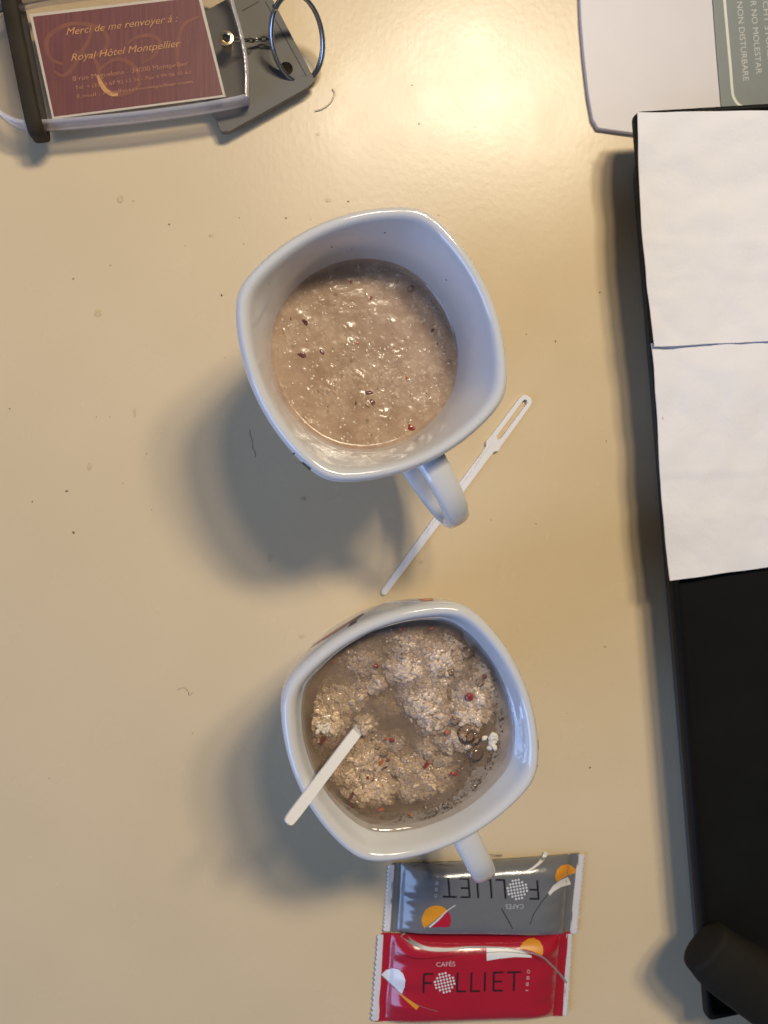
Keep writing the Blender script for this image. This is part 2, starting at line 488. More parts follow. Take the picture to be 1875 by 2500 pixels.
def mug_pick(c, corner, u, v):
    """(angle, height) on the visible outer wall that shows at a photo point"""
    best = None
    a0 = math.atan2(P(u, v, 8).y-c[1], P(u, v, 8).x-c[0])
    for i in range(-14, 15):
        th = a0+math.radians(i*1.0)
        for k in range(0, 44):
            z = 4.3+k*.1
            q = proj(mug_xyz(c, corner, th, z)); d = (q[0]-u)**2+(q[1]-v)**2
            if best is None or d < best[0]: best = (d, th, z)
    return best[1], best[2]
def make_mug(c, corner, hang, label, ext=0.0):
    t = thing('mug', (c[0], c[1], 0), label, 'mug', 'white mugs of porridge on the table')
    prof = smooth_path([Vector(p) for p in PROFILE], 4)
    n = 144; V = []; Fc = []
    sq = [squircle(2*math.pi*k/n, corner) for k in range(n)]
    for p in prof:
        z, r, q = p.x, p.y, max(0, p.z)
        for k in range(n):
            a = 2*math.pi*k/n; R_ = max(.01, r*(1-q+q*sq[k]))
            V.append((c[0]+R_*math.cos(a), c[1]+R_*math.sin(a), z))
    m = len(prof)
    for i in range(m-1):
        for k in range(n):
            Fc.append((i*n+k, i*n+(k+1) % n, (i+1)*n+(k+1) % n, (i+1)*n+k))
    Fc.append(tuple(range(n-1, -1, -1))); Fc.append(tuple(range((m-1)*n, m*n)))
    build('body', V, Fc, MT['china'], t, edge=0)
    d = Vector((math.cos(hang), math.sin(hang), 0)); side = Vector((-d.y, d.x, 0))
    rz = [(4.1, 7.0), (5.1, 7.15), (6.2, 6.95), (7.0, 6.2), (7.22, 5.1), (6.95, 3.9), (6.1, 2.8), (4.8, 2.1), (3.0, 1.75)]
    path = smooth_path([Vector((c[0], c[1], 0))+d*(r+ext*max(0, min(1, (r-4.1)/2)))+Vector((0, 0, z)) for r, z in rz], 5)
    mm = len(path); V = []; Fc = []; seg = 20
    for i, p in enumerate(path):
        a = path[max(0, i-1)]; b = path[min(mm-1, i+1)]; tt = (b-a).normalized(); nn = side.cross(tt).normalized()
        e = abs(i/(mm-1)*2-1)**4
        hw, hh = .50+.12*e, .33+.10*e
        for k in range(seg):
            an = 2*math.pi*k/seg; c_, s_ = math.cos(an), math.sin(an); ex = 2/2.7
            V.append(p+side*(hw*math.copysign(abs(c_)**ex, c_))+nn*(hh*math.copysign(abs(s_)**ex, s_)))
    for i in range(mm-1):
        for k in range(seg): Fc.append((i*seg+k, i*seg+(k+1) % seg, (i+1)*seg+(k+1) % seg, (i+1)*seg+k))
    Fc.append(tuple(range(seg-1, -1, -1))); Fc.append(tuple(range((mm-1)*seg, mm*seg)))
    build('handle', V, Fc, MT['china'], t, edge=60)
    return t
def mug_decal(t, c, corner, outline, material, name='printed_mark'):
    """flat print on the outer wall, outline given as (angle, height)"""
    V, Fc = fill([(th*4.6, z) for th, z in outline], .18)
    build(name, [mug_xyz(c, corner, v[0]/4.6, min(v[1], 8.7), .014) for v in V], Fc, material, t, edge=0)

CU, KU, HU = (3.58, 3.74), math.radians(70), math.radians(-60)
CL, KL, HL = (5.02, -9.99), math.radians(68.5), math.radians(-63.5)
mug_u = make_mug(CU, KU, HU, 'white porcelain mug with smooth beige porridge, above the loose white stirrer')
mug_l = make_mug(CL, KL, HL, 'white porcelain mug with lumpy bubbly oatmeal, beside the grey and red packets', .42)
def pick_poly(c, k, pts): return [mug_pick(c, k, *p) for p in pts]
def patch(t, c, k, p, da, z0, z1, m, lean=0.0):
    a = P(p[0], p[1], 8.4); th = math.atan2(a.y-c[1], a.x-c[0]); da = math.radians(da)
    mug_decal(t, c, k, [(th-da, z0), (th+da, z0+lean), (th+da*.8, z1), (th-da*.6, z1-lean)], m)
patch(mug_u, CU, KU, (752, 1126), 3.0, 7.7, 8.70, MT['black_print'], .05)
patch(mug_u, CU, KU, (724, 1098), .5, 7.9, 8.68, MT['black_print'])
a0 = math.radians(112); a1 = math.radians(142)
arc_ = [(a0+(a1-a0)*i/14, 7.05+.45*math.sin(math.pi*i/14)) for i in range(15)]
mug_decal(mug_l, CL, KL, arc_+[(a, z+.42*math.sin(math.pi*i/14)+.06) for i, (a, z) in reversed(list(enumerate(arc_)))], MT['red_print'])
patch(mug_l, CL, KL, (868, 1528), 2.0, 7.75, 8.35, MT['black_print'], .05)
mug_decal(mug_l, CL, KL, [(math.radians(111), 7.2), (math.radians(115), 7.7), (math.radians(119), 8.35), (math.radians(121.5), 8.35), (math.radians(117.5), 7.6), (math.radians(113), 7.1)], MT['black_print'])
patch(mug_l, CL, KL, (1053, 1470), 3.2, 7.2, 8.15, MT['orange_print'], .1)
patch(mug_l, CL, KL, (1311, 1818), 3.4, 7.6, 8.66, MT['black_print'])
patch(mug_l, CL, KL, (1309, 1866), .7, 7.9, 8.60, MT['black_print'])
patch(mug_l, CL, KL, (848, 2083), 1.7, 7.6, 8.62, MT['black_print'])

# ------------------------------------------------------------------ porridge in the upper mug
def inner_radius(z):
    ins = PROFILE[15:]
    for (z0, r0, q0), (z1, r1, q1) in zip(ins[:-1], ins[1:]):
        if z1 <= z <= z0:
            t = (z0-z)/(z0-z1); return r0+(r1-r0)*t, q0+(q1-q0)*t
    return 3.5, .1
def disc(c, corner, z, fn, rings=60, seg=160, over=0.0, thick=None):
    r0, q0 = inner_radius(z); V = [(c[0], c[1], z+fn(c[0], c[1], 0))]; Fc = []
    for i in range(1, rings+1):
        f = i/rings
        for k in range(seg):
            a = 2*math.pi*k/seg; R_ = (r0*(1-q0+q0*squircle(a, corner))+over)*f
            x, y = c[0]+R_*math.cos(a), c[1]+R_*math.sin(a)
            V.append((x, y, z+fn(x, y, f)))
    for k in range(seg): Fc.append((0, 1+k, 1+(k+1) % seg))
    for i in range(rings-1):
        for k in range(seg): Fc.append((1+i*seg+k, 1+i*seg+(k+1) % seg, 1+(i+1)*seg+(k+1) % seg, 1+(i+1)*seg+k))
    return V, Fc
ICO_V, ICO_F = None, None
def ico(sub):
    bm = bmesh.new(); bmesh.ops.create_icosphere(bm, subdivisions=sub, radius=1)
    bm.verts.index_update()
    r = ([v.co.copy() for v in bm.verts], [tuple(v.index for v in f.verts) for f in bm.faces]); bm.free(); return r
ICO1, ICO2, ICO3 = ico(1), ico(2), ico(3)
def lump(base, p, size, rough=.25, seed=0, tilt=.6):
    rot = Matrix.Rotation(random.uniform(0, 6.28), 3, 'Z') @ Matrix.Rotation(random.gauss(0, tilt), 3, 'X')
    V = []
    for v in base[0]:
        k = 1+rough*noise.noise(v*1.7+Vector((seed*3.1, seed*1.7, seed)))
        V.append(Vector(p)+rot @ Vector((v.x*size[0]*k, v.y*size[1]*k, v.z*size[2]*k)))
    return V, base[1]

ZU = 5.75
por_u = thing('porridge', (CU[0], CU[1], ZU), 'smooth beige oat porridge filling the mug above the loose stirrer', 'porridge', 'porridge in the mugs')
LU = [(P(540+x/2.074, 480+y/2.074, ZU), r) for x, y, r in [
    (430, 640, .28), (415, 800, .25), (510, 785, .22), (545, 970, .36), (700, 915, .34), (560, 880, .2), (770, 600, .25), (385, 590, .2), (600, 600, .2), (820, 1110, .34), (1000, 1045, .3), (480, 840, .25),
    (330, 700, .2), (440, 990, .2), (640, 665, .22), (770, 870, .15), (960, 1085, .2), (700, 1220, .24), (510, 1160, .28), (870, 640, .25), (310, 960, .18), (1000, 650, .2), (340, 800, .22), (650, 740, .3), (720, 1030, .4), (900, 800, .35)]]
def surf_u(x, y, f):
    v = Vector((x, y, 0))
    h = .02*noise.noise(v*2.3)+(.012*noise.noise(v*5.1+Vector((9, 2, 0)))+.007*noise.noise(v*12))*max(.15, min(1, .6+noise.noise(v*.55+Vector((0, 0, 8)))*1.6))
    for p, r in LU:
        d2 = ((x-p.x)**2+(y-p.y)**2)/(r*r)
        if d2 < 4: h += .13*r*math.exp(-d2*1.6)*(1+.9*noise.noise(v*7))
    h *= (1-f**7)
    return h+.10*max(0, (f-.94)/.06)**2
V, Fc = disc(CU, KU, ZU, surf_u, 110, 260, over=.02)
build('porridge_surface', V, Fc, MT['porridge'], por_u, edge=0)
for mk, cnt, sizes, sink in (('flake', 420, [.03, .04, .05, .07, .10, .13], .30), ('flake_pale', 420, [.02, .028, .035, .05, .06], .25)):
    parts = []
    for i in range(cnt):
        a = random.uniform(0, 6.283); f = math.sqrt(random.random())*.965
        x, y = CU[0]+3.5*f*math.cos(a), CU[1]+3.5*f*math.sin(a)
        if noise.noise(Vector((x*.7, y*.7, 4))) < -.10 and random.random() < .6: continue
        s = random.choice(sizes)
        parts.append(lump(ICO2 if s > .045 else ICO1, (x, y, ZU+surf_u(x, y, f)-s*sink), (s*1.2, s*.85, s*.42), .5, i, .35))
    V, Fc = merge(*parts); o = build('oat_flakes', V, Fc, MT[mk], por_u, edge=0); o['kind'] = 'stuff'
def bit(parent, name, p, size, material, seed, base=None, tilt=.4, rough=.55):
    V, Fc = lump(base or ICO2, p, size, rough, seed, tilt)
    return build(name, V, Fc, material, parent, edge=50)
for i, (x, y, s, k) in enumerate([(425, 640, .11, 'd'), (410, 800, .12, 'd'), (510, 787, .10, 'd'), (750, 512, .10, 'r'), (1068, 675, .09, 'd'), (318, 1050, .15, 'd'), (965, 1172, .14, 'r'), (765, 1040, .12, 'd'), (940, 915, .07, 'o'), (745, 990, .15, 'd'), (690, 740, .07, 'o'), (660, 430, .06, 'r'), (350, 620, .05, 'd'), (500, 525, .07, 'o'), (680, 1045, .06, 'd'), (1096, 747, .05, 'd')]):
    p = P(540+x/2.074, 480+y/2.074, ZU)
    bit(por_u, 'fruit_piece', (p.x, p.y, ZU+surf_u(p.x, p.y, .6)-s*.2), (s*1.35, s*.9, s*.38), MT[{'d': 'fruit_dark', 'r': 'fruit_red', 'o': 'fruit_orange'}[k]], i)
parts = []
for i in range(60):
    a = random.uniform(0, 6.283); f = math.sqrt(random.random())*.95
    x, y = CU[0]+3.5*f*math.cos(a), CU[1]+3.5*f*math.sin(a)
    s = random.uniform(.015, .032); parts.append(lump(ICO1, (x, y, ZU+surf_u(x, y, f)+.005), (s, s*.8, s*.6), .3, i))
V, Fc = merge(*parts); o = build('bran_specks', V, Fc, MT['crumb'], por_u, edge=0); o['kind'] = 'stuff'
def bubble(parent, p, r, squash=.55):
    V = []; Fc = []; n, m = 20, 7
    for i in range(m):
        a = math.pi/2*i/m
        for k in range(n):
            b = 2*math.pi*k/n
            V.append((p[0]+r*math.cos(a)*math.cos(b), p[1]+r*math.cos(a)*math.sin(b), p[2]+r*squash*math.sin(a)))
    V.append((p[0], p[1], p[2]+r*squash))
    for i in range(m-1):
        for k in range(n): Fc.append((i*n+k, i*n+(k+1) % n, (i+1)*n+(k+1) % n, (i+1)*n+k))
    for k in range(n): Fc.append(((m-1)*n+k, (m-1)*n+(k+1) % n, m*n))
    if parent is None: return V, Fc
    return build('bubble', V, Fc, MT['bubble'], parent, edge=0)
for x, y, r in [(958, 468, 16), (888, 430, 8), (1156, 830, 8), (578, 495, 7), (1023, 645, 7), (740, 1135, 7), (612, 905, 7)]:
    p = P(540+x/2.074, 480+y/2.074, ZU); bubble(por_u, (p.x, p.y, ZU+.03), r/2.074/64)

# ------------------------------------------------------------------ lumpy oatmeal in the lower mug
ZL = 7.75
por_l = thing('porridge', (CL[0], CL[1], ZL), 'lumpy greyish oatmeal with red fruit bits and bubbles in the lower mug', 'porridge', 'porridge in the mugs')
MT['broth'] = murky_material('cloudy broth', (.35, .25, .175), .30, True)
MT['murk'] = murky_material('cloudy depth', (.25, .17, .115), .36, False)
MT['bed'] = mat('broth sediment', (.20, .14, .098), .9, vary=.3, vscale=70)
MT['foam'] = murky_material('milky foam', (.52, .46, .41), .24, False)
def ripple(x, y, f): return .012*noise.noise(Vector((x*1.4, y*1.4, 3)))+.10*max(0, (f-.95)/.05)**2
V, Fc = disc(CL, KL, ZL, ripple, 40, 160, over=.02)
build('broth', V, Fc, MT['broth'], por_l, edge=0)
for dz, m in ((-.22, 'murk'), (-.5, 'murk'), (-.95, 'bed')):
    V, Fc = disc(CL, KL, ZL+dz, lambda x, y, f: 0, 6, 80, over=.02)
    build('broth_depth', V, Fc, MT[m], por_l, edge=0)
def Q(x, y, z=ZL): return P(640+x/2.37, 1440+y/2.37, z)
CLUMPS = [  # zoom x, y, rx, ry, top height, tone
    (600, 430, 125, 85, -.16, 1), (660, 560, 60, 55, -.06, 2), (560, 560, 60, 50, -.22, 1), (880, 340, 120, 70, -.05, 2), (850, 470, 125, 95, .06, 2), (1030, 420, 140, 110, .02, 2), (990, 560, 110, 70, -.08, 2),
    (950, 660, 125, 110, .05, 2), (1010, 760, 90, 75, .03, 2), (1230, 620, 120, 120, .0, 2), (1200, 740, 130, 90, .03, 2), (430, 680, 150, 115, -.10, 0), (380, 770, 100, 85, .12, 0), (540, 640, 90, 70, -.10, 0),
    (600, 790, 55, 60, .05, 0), (600, 1010, 155, 125, .03, 0), (650, 1150, 140, 95, .07, 0), (500, 1080, 90, 80, .0, 0), (860, 1060, 110, 95, -.08, 0), (960, 1110, 130, 100, -.04, 0), (880, 1180, 80, 60, -.1, 0),
    (1110, 880, 110, 65, .04, 1), (1190, 900, 70, 40, .0, 1), (950, 930, 60, 55, -.05, 1), (1040, 1000, 70, 40, -.12, 1), (710, 700, 120, 70, -.52, 0), (370, 890, 80, 60, -.12, 3), (760, 900, 70, 50, -.08, 1), (520, 1200, 70, 45, -.1, 1),
    (1120, 300, 90, 60, -.12, 2), (740, 250, 150, 45, -.45, 1), (1300, 470, 60, 80, -.1, 2)]
TONE = [mat('tan oat grains', (.60, .43, .275), .20, coat=.7, vary=.28, vscale=260), mat('beige oat grains', (.54, .40, .29), .20, coat=.7, vary=.28, vscale=260),
        mat('pale pinkish oat grains', (.63, .485, .37), .22, coat=.45, vary=.25, vscale=260), mat('brown fruity mash', (.30, .17, .12), .3, coat=.4, vary=.4, vscale=200), mat('dry white oat', (.72, .64, .54), .6, vary=.1)]
for ci, (x, y, rx, ry, top, tone) in enumerate(CLUMPS):
    cpt = Q(x, y); k = 2.37*67.8; ax, ay = rx/k*1.24, ry/k*1.24; parts = []
    def core(px, py):                                         # soft wet mass that the grains sit in
        ang = math.atan2((py-cpt.y)/ay, (px-cpt.x)/ax); f = math.hypot((px-cpt.x)/ax, (py-cpt.y)/ay)
        e_ = 1.0+.34*noise.noise(Vector((math.cos(ang)*1.9, math.sin(ang)*1.9, ci*5.3)))+.22*noise.noise(Vector((math.cos(ang)*4.6, math.sin(ang)*4.6, ci*2.1)))
        f /= e_; v = Vector((px, py, ci*.3))
        return ZL+top*.8-.015-.36*f**2.6+.09*noise.noise(v*3.2)+.06*noise.noise(v*7.5)+.03*noise.noise(v*15), f
    gn = 46; cv = []; cf = []
    for j_ in range(gn+1):
        for i_ in range(gn+1):
            qx = cpt.x+ax*1.35*(2*i_/gn-1); qy = cpt.y+ay*1.35*(2*j_/gn-1); z_, f_ = core(qx, qy)
            cv.append((qx, qy, max(z_, ZL-.9)))
    for j_ in range(gn):
        for i_ in range(gn):
            a_ = j_*(gn+1)+i_; q4 = (a_, a_+1, a_+gn+2, a_+gn+1)
            if all(cv[t_][2] > ZL-.85 and math.hypot(cv[t_][0]-CL[0], cv[t_][1]-CL[1]) < 3.6 for t_ in q4): cf.append(q4)
    parts.append((cv, cf))
    nst = max(40, int(800*ax*ay))
    for i in range(nst):
        a = random.uniform(0, 6.283); f = math.sqrt(random.random())
        edge = 1.06+.38*noise.noise(Vector((math.cos(a)*1.9, math.sin(a)*1.9, ci*5.3)))+.1*random.gauss(0, 1)
        px, py = cpt.x+ax*edge*f*math.cos(a), cpt.y+ay*edge*f*math.sin(a)
        if math.hypot(px-CL[0], py-CL[1]) > 3.55: continue
        hz = core(px, py)[0]-random.uniform(-.35, .5)*.05
        s = random.choice([.03, .04, .05, .06, .075, .09, .11])
        parts.append(lump(ICO1 if s < .06 else ICO2, (px, py, hz), (s*1.2, s*.85, s*.42), .5, i+ci*97, .45))
    V, Fc = merge(*parts); o = build('oat_clump', V, Fc, TONE[tone], por_l, edge=0)
parts = []
p = Q(1335, 870)
for i in range(22):
    parts.append(lump(ICO2, (p.x+random.gauss(0, .09), p.y+random.gauss(0, .15), ZL+random.uniform(-.06, .06)), (.13, .09, .07), .5, i, .8))
V, Fc = merge(*parts); build('oat_clump', V, Fc, TONE[4], por_l, edge=0)['label'] = 'dry white oat clump at the mug wall'
parts = []
p = Q(355, 790)
for i in range(26):
    parts.append(lump(ICO2, (p.x+random.gauss(0, .15), p.y+random.gauss(0, .13), ZL+.05+random.uniform(0, .05)), (.10, .06, .05), .5, i, .8))
V, Fc = merge(*parts); build('oat_clump', V, Fc, TONE[4], por_l, edge=0)
for i, (x, y, sx, sy, dz, m) in enumerate([(1195, 615, .15, .13, .08, 'r'), (660, 440, .11, .08, -.05, 'r'), (412, 422, .10, .08, -.1, 'r'), (810, 225, .12, .09, -.1, 'r'), (980, 225, .08, .06, -.06, 'r'), (752, 865, .10, .07, .02, 'r'), (715, 862, .08, .05, -.02, 'o'),
        (690, 995, .13, .06, .0, 'o'), (950, 1010, .07, .17, .02, 'r'), (1112, 1065, .06, .18, -.03, 'r'), (610, 1078, .05, .05, .10, 'r'), (515, 1195, .18, .06, -.02, 'd'), (690, 1272, .13, .06, -.06, 'o'), (1068, 822, .11, .08, .03, 'o'),
        (520, 1250, .12, .05, -.06, 'd'), (710, 1020, .03, .09, .1, 'd'), (350, 870, .2, .1, -.05, 'd'), (1290, 500, .1, .08, -.05, 'd'), (860, 1300, .1, .05, -.05, 'o'), (560, 300, .1, .06, -.15, 'd'), (730, 980, .05, .06, .04, 'r'), (640, 1090, .05, .04, .1, 'o')]):
    q = Q(x, y); bit(por_l, 'fruit_piece', (q.x, q.y, ZL+dz+.04), (sx, sy, .06), MT[{'d': 'fruit_dark', 'r': 'fruit_red', 'o': 'fruit_orange'}[m]], i+50, tilt=.1)
for x, y, r in [(1185, 835, 62), (1225, 855, 50), (1235, 950, 50), (1195, 360, 36), (1172, 325, 18), (1115, 757, 30), (1037, 487, 22), (1096, 475, 23), (1262, 532, 28), (670, 905, 20), (707, 942, 26), (817, 382, 20), (1040, 235, 14), (1077, 253, 12), (1108, 272, 12),
        (1060, 1245, 22), (1012, 1275, 15), (1315, 972, 16), (910, 290, 12), (392, 1147, 12), (565, 1290, 11), (598, 1292, 10), (1102, 700, 12), (1122, 660, 9), (1360, 615, 9), (1358, 660, 8), (1350, 712, 9), (1335, 742, 8), (938, 632, 10), (1150, 292, 9), (1100, 1190, 9), (940, 1255, 9), (1210, 1020, 8), (1232, 1032, 8)]:
    q = Q(x, y); b = bubble(por_l, (q.x, q.y, ZL+.015), r/2.37/67.8, .6)
parts = []
for i in range(420):
    a = math.radians(random.choice([random.uniform(-130, 75), random.uniform(-75, 10), random.uniform(-105, -20)])); f = 1-abs(random.gauss(0, .045))-.012
    r0 = 3.68*f; s = random.choice([.012, .016, .02, .026, .034])
    x, y = CL[0]-.05+r0*math.cos(a), CL[1]+r0*math.sin(a)
    parts.append(bubble(None, (x, y, ZL+.012+.10*max(0, (f-.95)/.05)**2), s, .7))
for x, y, n_, sp in [(1040, 540, 24, 30), (1160, 980, 40, 45), (830, 350, 8, 18), (1220, 1060, 50, 60)]:
    for i in range(n_):
        q = Q(random.gauss(x, sp), random.gauss(y, sp)); parts.append(bubble(None, (q.x, q.y, ZL+.012), random.choice([.012, .016, .022]), .7))
V, Fc = merge(*parts); o = build('tiny_bubbles', V, Fc, MT['fizz'], por_l, edge=0); o['kind'] = 'stuff'
# milky foam film along the wall on the right, patchy
V = []; Fc = []; n = 90; r0, q0 = inner_radius(ZL)
for k in range(n+1):
    a = math.radians(-112+172*k/n); e = math.sin(math.pi*k/n)**.5
    for i_ in range(7):
        f = 1.0-(.02+.15*e*(1+.7*noise.noise(Vector((a*2.2, 3, 1)))+.5*noise.noise(Vector((a*9, 3, 1)))+.3*noise.noise(Vector((a*23, 3, 1)))))*i_/6
        R_ = (r0*(1-q0+q0*squircle(a, KL)))*f
        V.append((CL[0]+R_*math.cos(a), CL[1]+R_*math.sin(a), ZL+.016+ripple(0, 0, f)+.06*max(0, (f-.95)/.05)**2))
for k in range(n):
    for i_ in range(6):
        a = k*7+i_; Fc.append((a, a+1, a+8, a+7))
build('foam_film', V, Fc, MT['foam'], por_l, edge=0)
# loose grains drifting in the broth between the clumps
parts = []
for i in range(700):
    a = random.uniform(0, 6.283); f = math.sqrt(random.random())*.96
    x, y = CL[0]+3.6*f*math.cos(a), CL[1]+3.6*f*math.sin(a)
    if noise.noise(Vector((x*.8, y*.8, 11))) < -.05: continue
    s = random.choice([.02, .025, .03, .04, .055]); parts.append(lump(ICO1, (x, y, ZL-abs(random.gauss(0, .12))-.01), (s*1.2, s*.85, s*.6), .45, i, .7))
V, Fc = merge(*parts); o = build('loose_oats', V, Fc, TONE[1], por_l, edge=0); o['kind'] = 'stuff'
# dried specks on the inner walls of the upper mug
parts = []
for a, z, s in [(112, 7.6, .035), (84, 7.9, .035), (43, 7.3, .035), (150, 8.2, .02), (-100, 7.2, .02), (100, 6.9, .03)]:
    r_, q_ = inner_radius(z); a = math.radians(a); R_ = r_*(1-q_+q_*squircle(a, KU))
    parts.append(lump(ICO1, (CU[0]+R_*math.cos(a), CU[1]+R_*math.sin(a), z), (s, s, s), .5, s*90))
V, Fc = merge(*parts); o = build('dried_specks', V, Fc, MT['crumb'], mug_u, edge=0); o['kind'] = 'stuff'

# ------------------------------------------------------------------ stirrers
def stirrer_outline(L):
    """flat coffee stirrer: slotted loop at x=0.., plain tip at x=L -> outline and slot (cm)"""
    out = [(0, .10), (.06, .22), (.2, .29), (2.62, .32), (2.78, .35), (2.92, .22), (3.4, .19), (6.0, .185), (L-1.0, .135), (L-.12, .125), (L, .06)]
    return out
def make_stirrer(label):
    t = thing('coffee_stirrer', (0, 0, 0), label, 'stirrer', 'white plastic coffee stirrers')
    return t
def bar_mesh(prof, slot, frame, th):
    """prof: (x, halfwidth); slot (x0,x1,halfwidth) or None; frame(x,y,z)->world. Solid of thickness th."""
    xs = sorted(set([p[0] for p in prof]+([slot[0], slot[0]+.06, slot[0]+.14, slot[1]-.14, slot[1]-.06, slot[1]] if slot else [])+[i*.35 for i in range(int(prof[-1][0]/.35)+1)]))
    def hw(x):
        for (a, b), (c, d) in zip(prof[:-1], prof[1:]):
            if a <= x <= c: return b+(d-b)*(x-a)/max(1e-6, c-a)
        return prof[-1][1]
    def sw(x):
        if not slot or x <= slot[0] or x >= slot[1]: return 0
        e = min(x-slot[0], slot[1]-x)
        return slot[2]*min(1, math.sqrt(max(0, e/.14)))
    bm = bmesh.new(); rows = []
    for x in xs:
        h = hw(x); s = sw(x)
        row = []
        for sg in (1, -1):
            row.append([(x, sg*h), (x, sg*s)])
        rows.append(row)
    cache = {}
    def vert(x, y, z):
        k = (round(x, 4), round(y, 4), round(z, 4))
        if k not in cache: cache[k] = bm.verts.new(frame(x, y, z))
        return cache[k]
    for r0, r1 in zip(rows[:-1], rows[1:]):
        for sg in (0, 1):
            a, b = r0[sg]; c, d = r1[sg]
            try: bm.faces.new([vert(*p, th) for p in (a, c, d, b)])
            except ValueError: pass
            try: bm.faces.new([vert(*p, 0) for p in (b, d, c, a)])
            except ValueError: pass
    bm.verts.ensure_lookup_table()
    be = [e for e in bm.edges if len(e.link_faces) == 1]
    done = set(); inv = {v: k for k, v in cache.items()}
    for e in be:
        k1, k2 = inv[e.verts[0]], inv[e.verts[1]]
        if k1[2] > 0:
            o1, o2 = cache.get((k1[0], k1[1], 0.0)), cache.get((k2[0], k2[1], 0.0))
            if o1 and o2:
                try: bm.faces.new([e.verts[0], e.verts[1], o2, o1])
                except ValueError: pass
    bm.verts.index_update()
    V = [v.co.copy() for v in bm.verts]; Fc = [tuple(v.index for v in f.verts) for f in bm.faces]; bm.free()
    return V, Fc
A = P(1290, 969, .15); B = P(934, 1449, .1); ax = Vector((B.x-A.x, B.y-A.y, 0)); L1 = ax.length; ax.normalize(); ay = Vector((-ax.y, ax.x, 0))
PR1 = [(0, .12), (.05, .22), (.14, .28), (.3, .31), (2.6, .33), (2.74, .36), (2.86, .34), (2.98, .23), (3.5, .20), (6.3, .20), (L1-1.2, .15), (L1-.15, .14), (L1-.04, .11), (L1, .05)]
t = make_stirrer('white plastic stirrer with a slotted loop, lying on the table under the upper mug handle')
V, Fc = bar_mesh(PR1, (.16, 2.45, .115), lambda x, y, z: Vector((A.x, A.y, .06))+ax*x+ay*y+Vector((0, 0, z)), .15)
build('shaft', V, Fc, MT['plastic'], t, edge=35)
rib = [Vector((A.x, A.y, .225))+ax*x+ay*(-.10-.05*(x < 3)) for x in (2.9, 4, 5, 6, 7, 7.8)]
V, Fc = tube(rib, .035, 6); build('rib', V, Fc, MT['plastic'], t)
E1 = P(700, 2010, 9.55); E2 = P(872, 1783, 7.6)
axs = (E2-E1); L2 = axs.length; axs.normalize(); E3 = E1+axs*(L2+3.2); L2 += 3.2
ays = axs.cross(Vector((0, 0, 1))).normalized(); azs = ays.cross(axs).normalized()
if azs.z < 0: azs = -azs
t = make_stirrer('white plastic stirrer leaning out of the lumpy oatmeal over the rim of the lower mug')
V, Fc = bar_mesh([(0, .08), (.04, .15), (.14, .185), (.4, .20), (L2-.5, .20), (L2, .15)], None, lambda x, y, z: E1+axs*x+ays*y+azs*(z-.02), .13)
build('shaft', V, Fc, MT['plastic'], t, edge=35)

# ------------------------------------------------------------------ key fob, ring, grey tag
FZ0, FZ1 = .74, 1.70
fob = thing('key_fob', (*P(300, 150, 0).xy, 0), 'clear acrylic hotel key fob with a maroon address card and dark rubber band', 'key fob')
top_px = [(-75, 46), (-48, 210), (-20, 262), (30, 296), (95, 302), (300, 285), (480, 262), (596, 240), (607, 226), (606, 150), (594, 82), (577, 22), (556, -32), (480, -60), (200, -40), (30, -12)]
TPm = [P(x, y, FZ1) for x, y in top_px]
outl = [(p.x, p.y) for p in smooth_path([Vector((p.x, p.y)) for p in TPm], 4, True)]
V, Fc = prism(outl, FZ0, FZ1, .13, 4)
mi = [0 if (len(f) > 4) else 1 for f in Fc]
build('acrylic_body', V, Fc, [MT['film_clear'], MT['acrylic_side']], fob, mi=mi, edge=50)
CZ = 1.25
card = [P(71, 34, CZ), P(128, 291, CZ), P(551, 236, CZ), P(490, -13, CZ)]
V, Fc = prism([(p.x, p.y) for p in card], CZ-.03, CZ); ic = build('insert_card', V, Fc, MT['card_white'], fob, smooth=False)
mar = [P(80, 41, CZ), P(132, 285, CZ), P(544, 232, CZ), P(484, -7, CZ)]
V, Fc = prism([(p.x, p.y) for p in mar], CZ-.01, CZ+.006); build('maroon_print', V, Fc, MT['maroon'], ic, smooth=False)
# swirls of the watermark (R o y a l in large flourishes), faint gold
def ribbon(pts, wd, m, z, par, name='flourish'):
    sp = smooth_path([Vector(p) for p in pts], 6); n_ = len(sp)
    ww = [wd*(.45+.55*math.sin(math.pi*i/(n_-1))) for i in range(n_)]
    o = strip(sp, ww); h = len(sp)
    V = [P(p[0], p[1], z) for p in o]; Fc = [(i, i+1, 2*h-2-i, 2*h-1-i) for i in range(h-1)]
    build(name, V, Fc, m, par, edge=0)
def Z0(pts): return [(x/4.1475, y/4.1475) for x, y in pts]
def Z1(pts): return [(100+x/4.1475, y/4.1475) for x, y in pts]
ribbon(Z0([(960, 300), (820, 240), (650, 260), (500, 360), (470, 480), (520, 600), (640, 650)]), 11, MT['gold_faint'], CZ+.012, ic)
ribbon(Z0([(720, 250), (900, 240), (1050, 320), (1090, 420), (1040, 520), (930, 560), (760, 520)]), 10, MT['gold_faint'], CZ+.015, ic)
ribbon(Z0([(940, 270), (900, 400), (830, 520), (740, 680), (640, 770), (550, 720)]), 11, MT['gold_faint'], CZ+.018, ic)
ribbon(Z0([(930, 560), (980, 640), (1010, 760), (1060, 880), (1180, 960), (1330, 930), (1430, 840)]), 12, MT['gold_faint'], CZ+.021, ic)
ribbon(Z0([(990, 760), (1015, 830), (1070, 915), (1140, 955), (1195, 955)]), 11, MT['gold'], CZ+.024, ic)
ribbon(Z1([(600, 700), (700, 620), (800, 600), (930, 660), (1000, 780), (980, 880)]), 10, MT['gold_faint'], CZ+.014, ic)
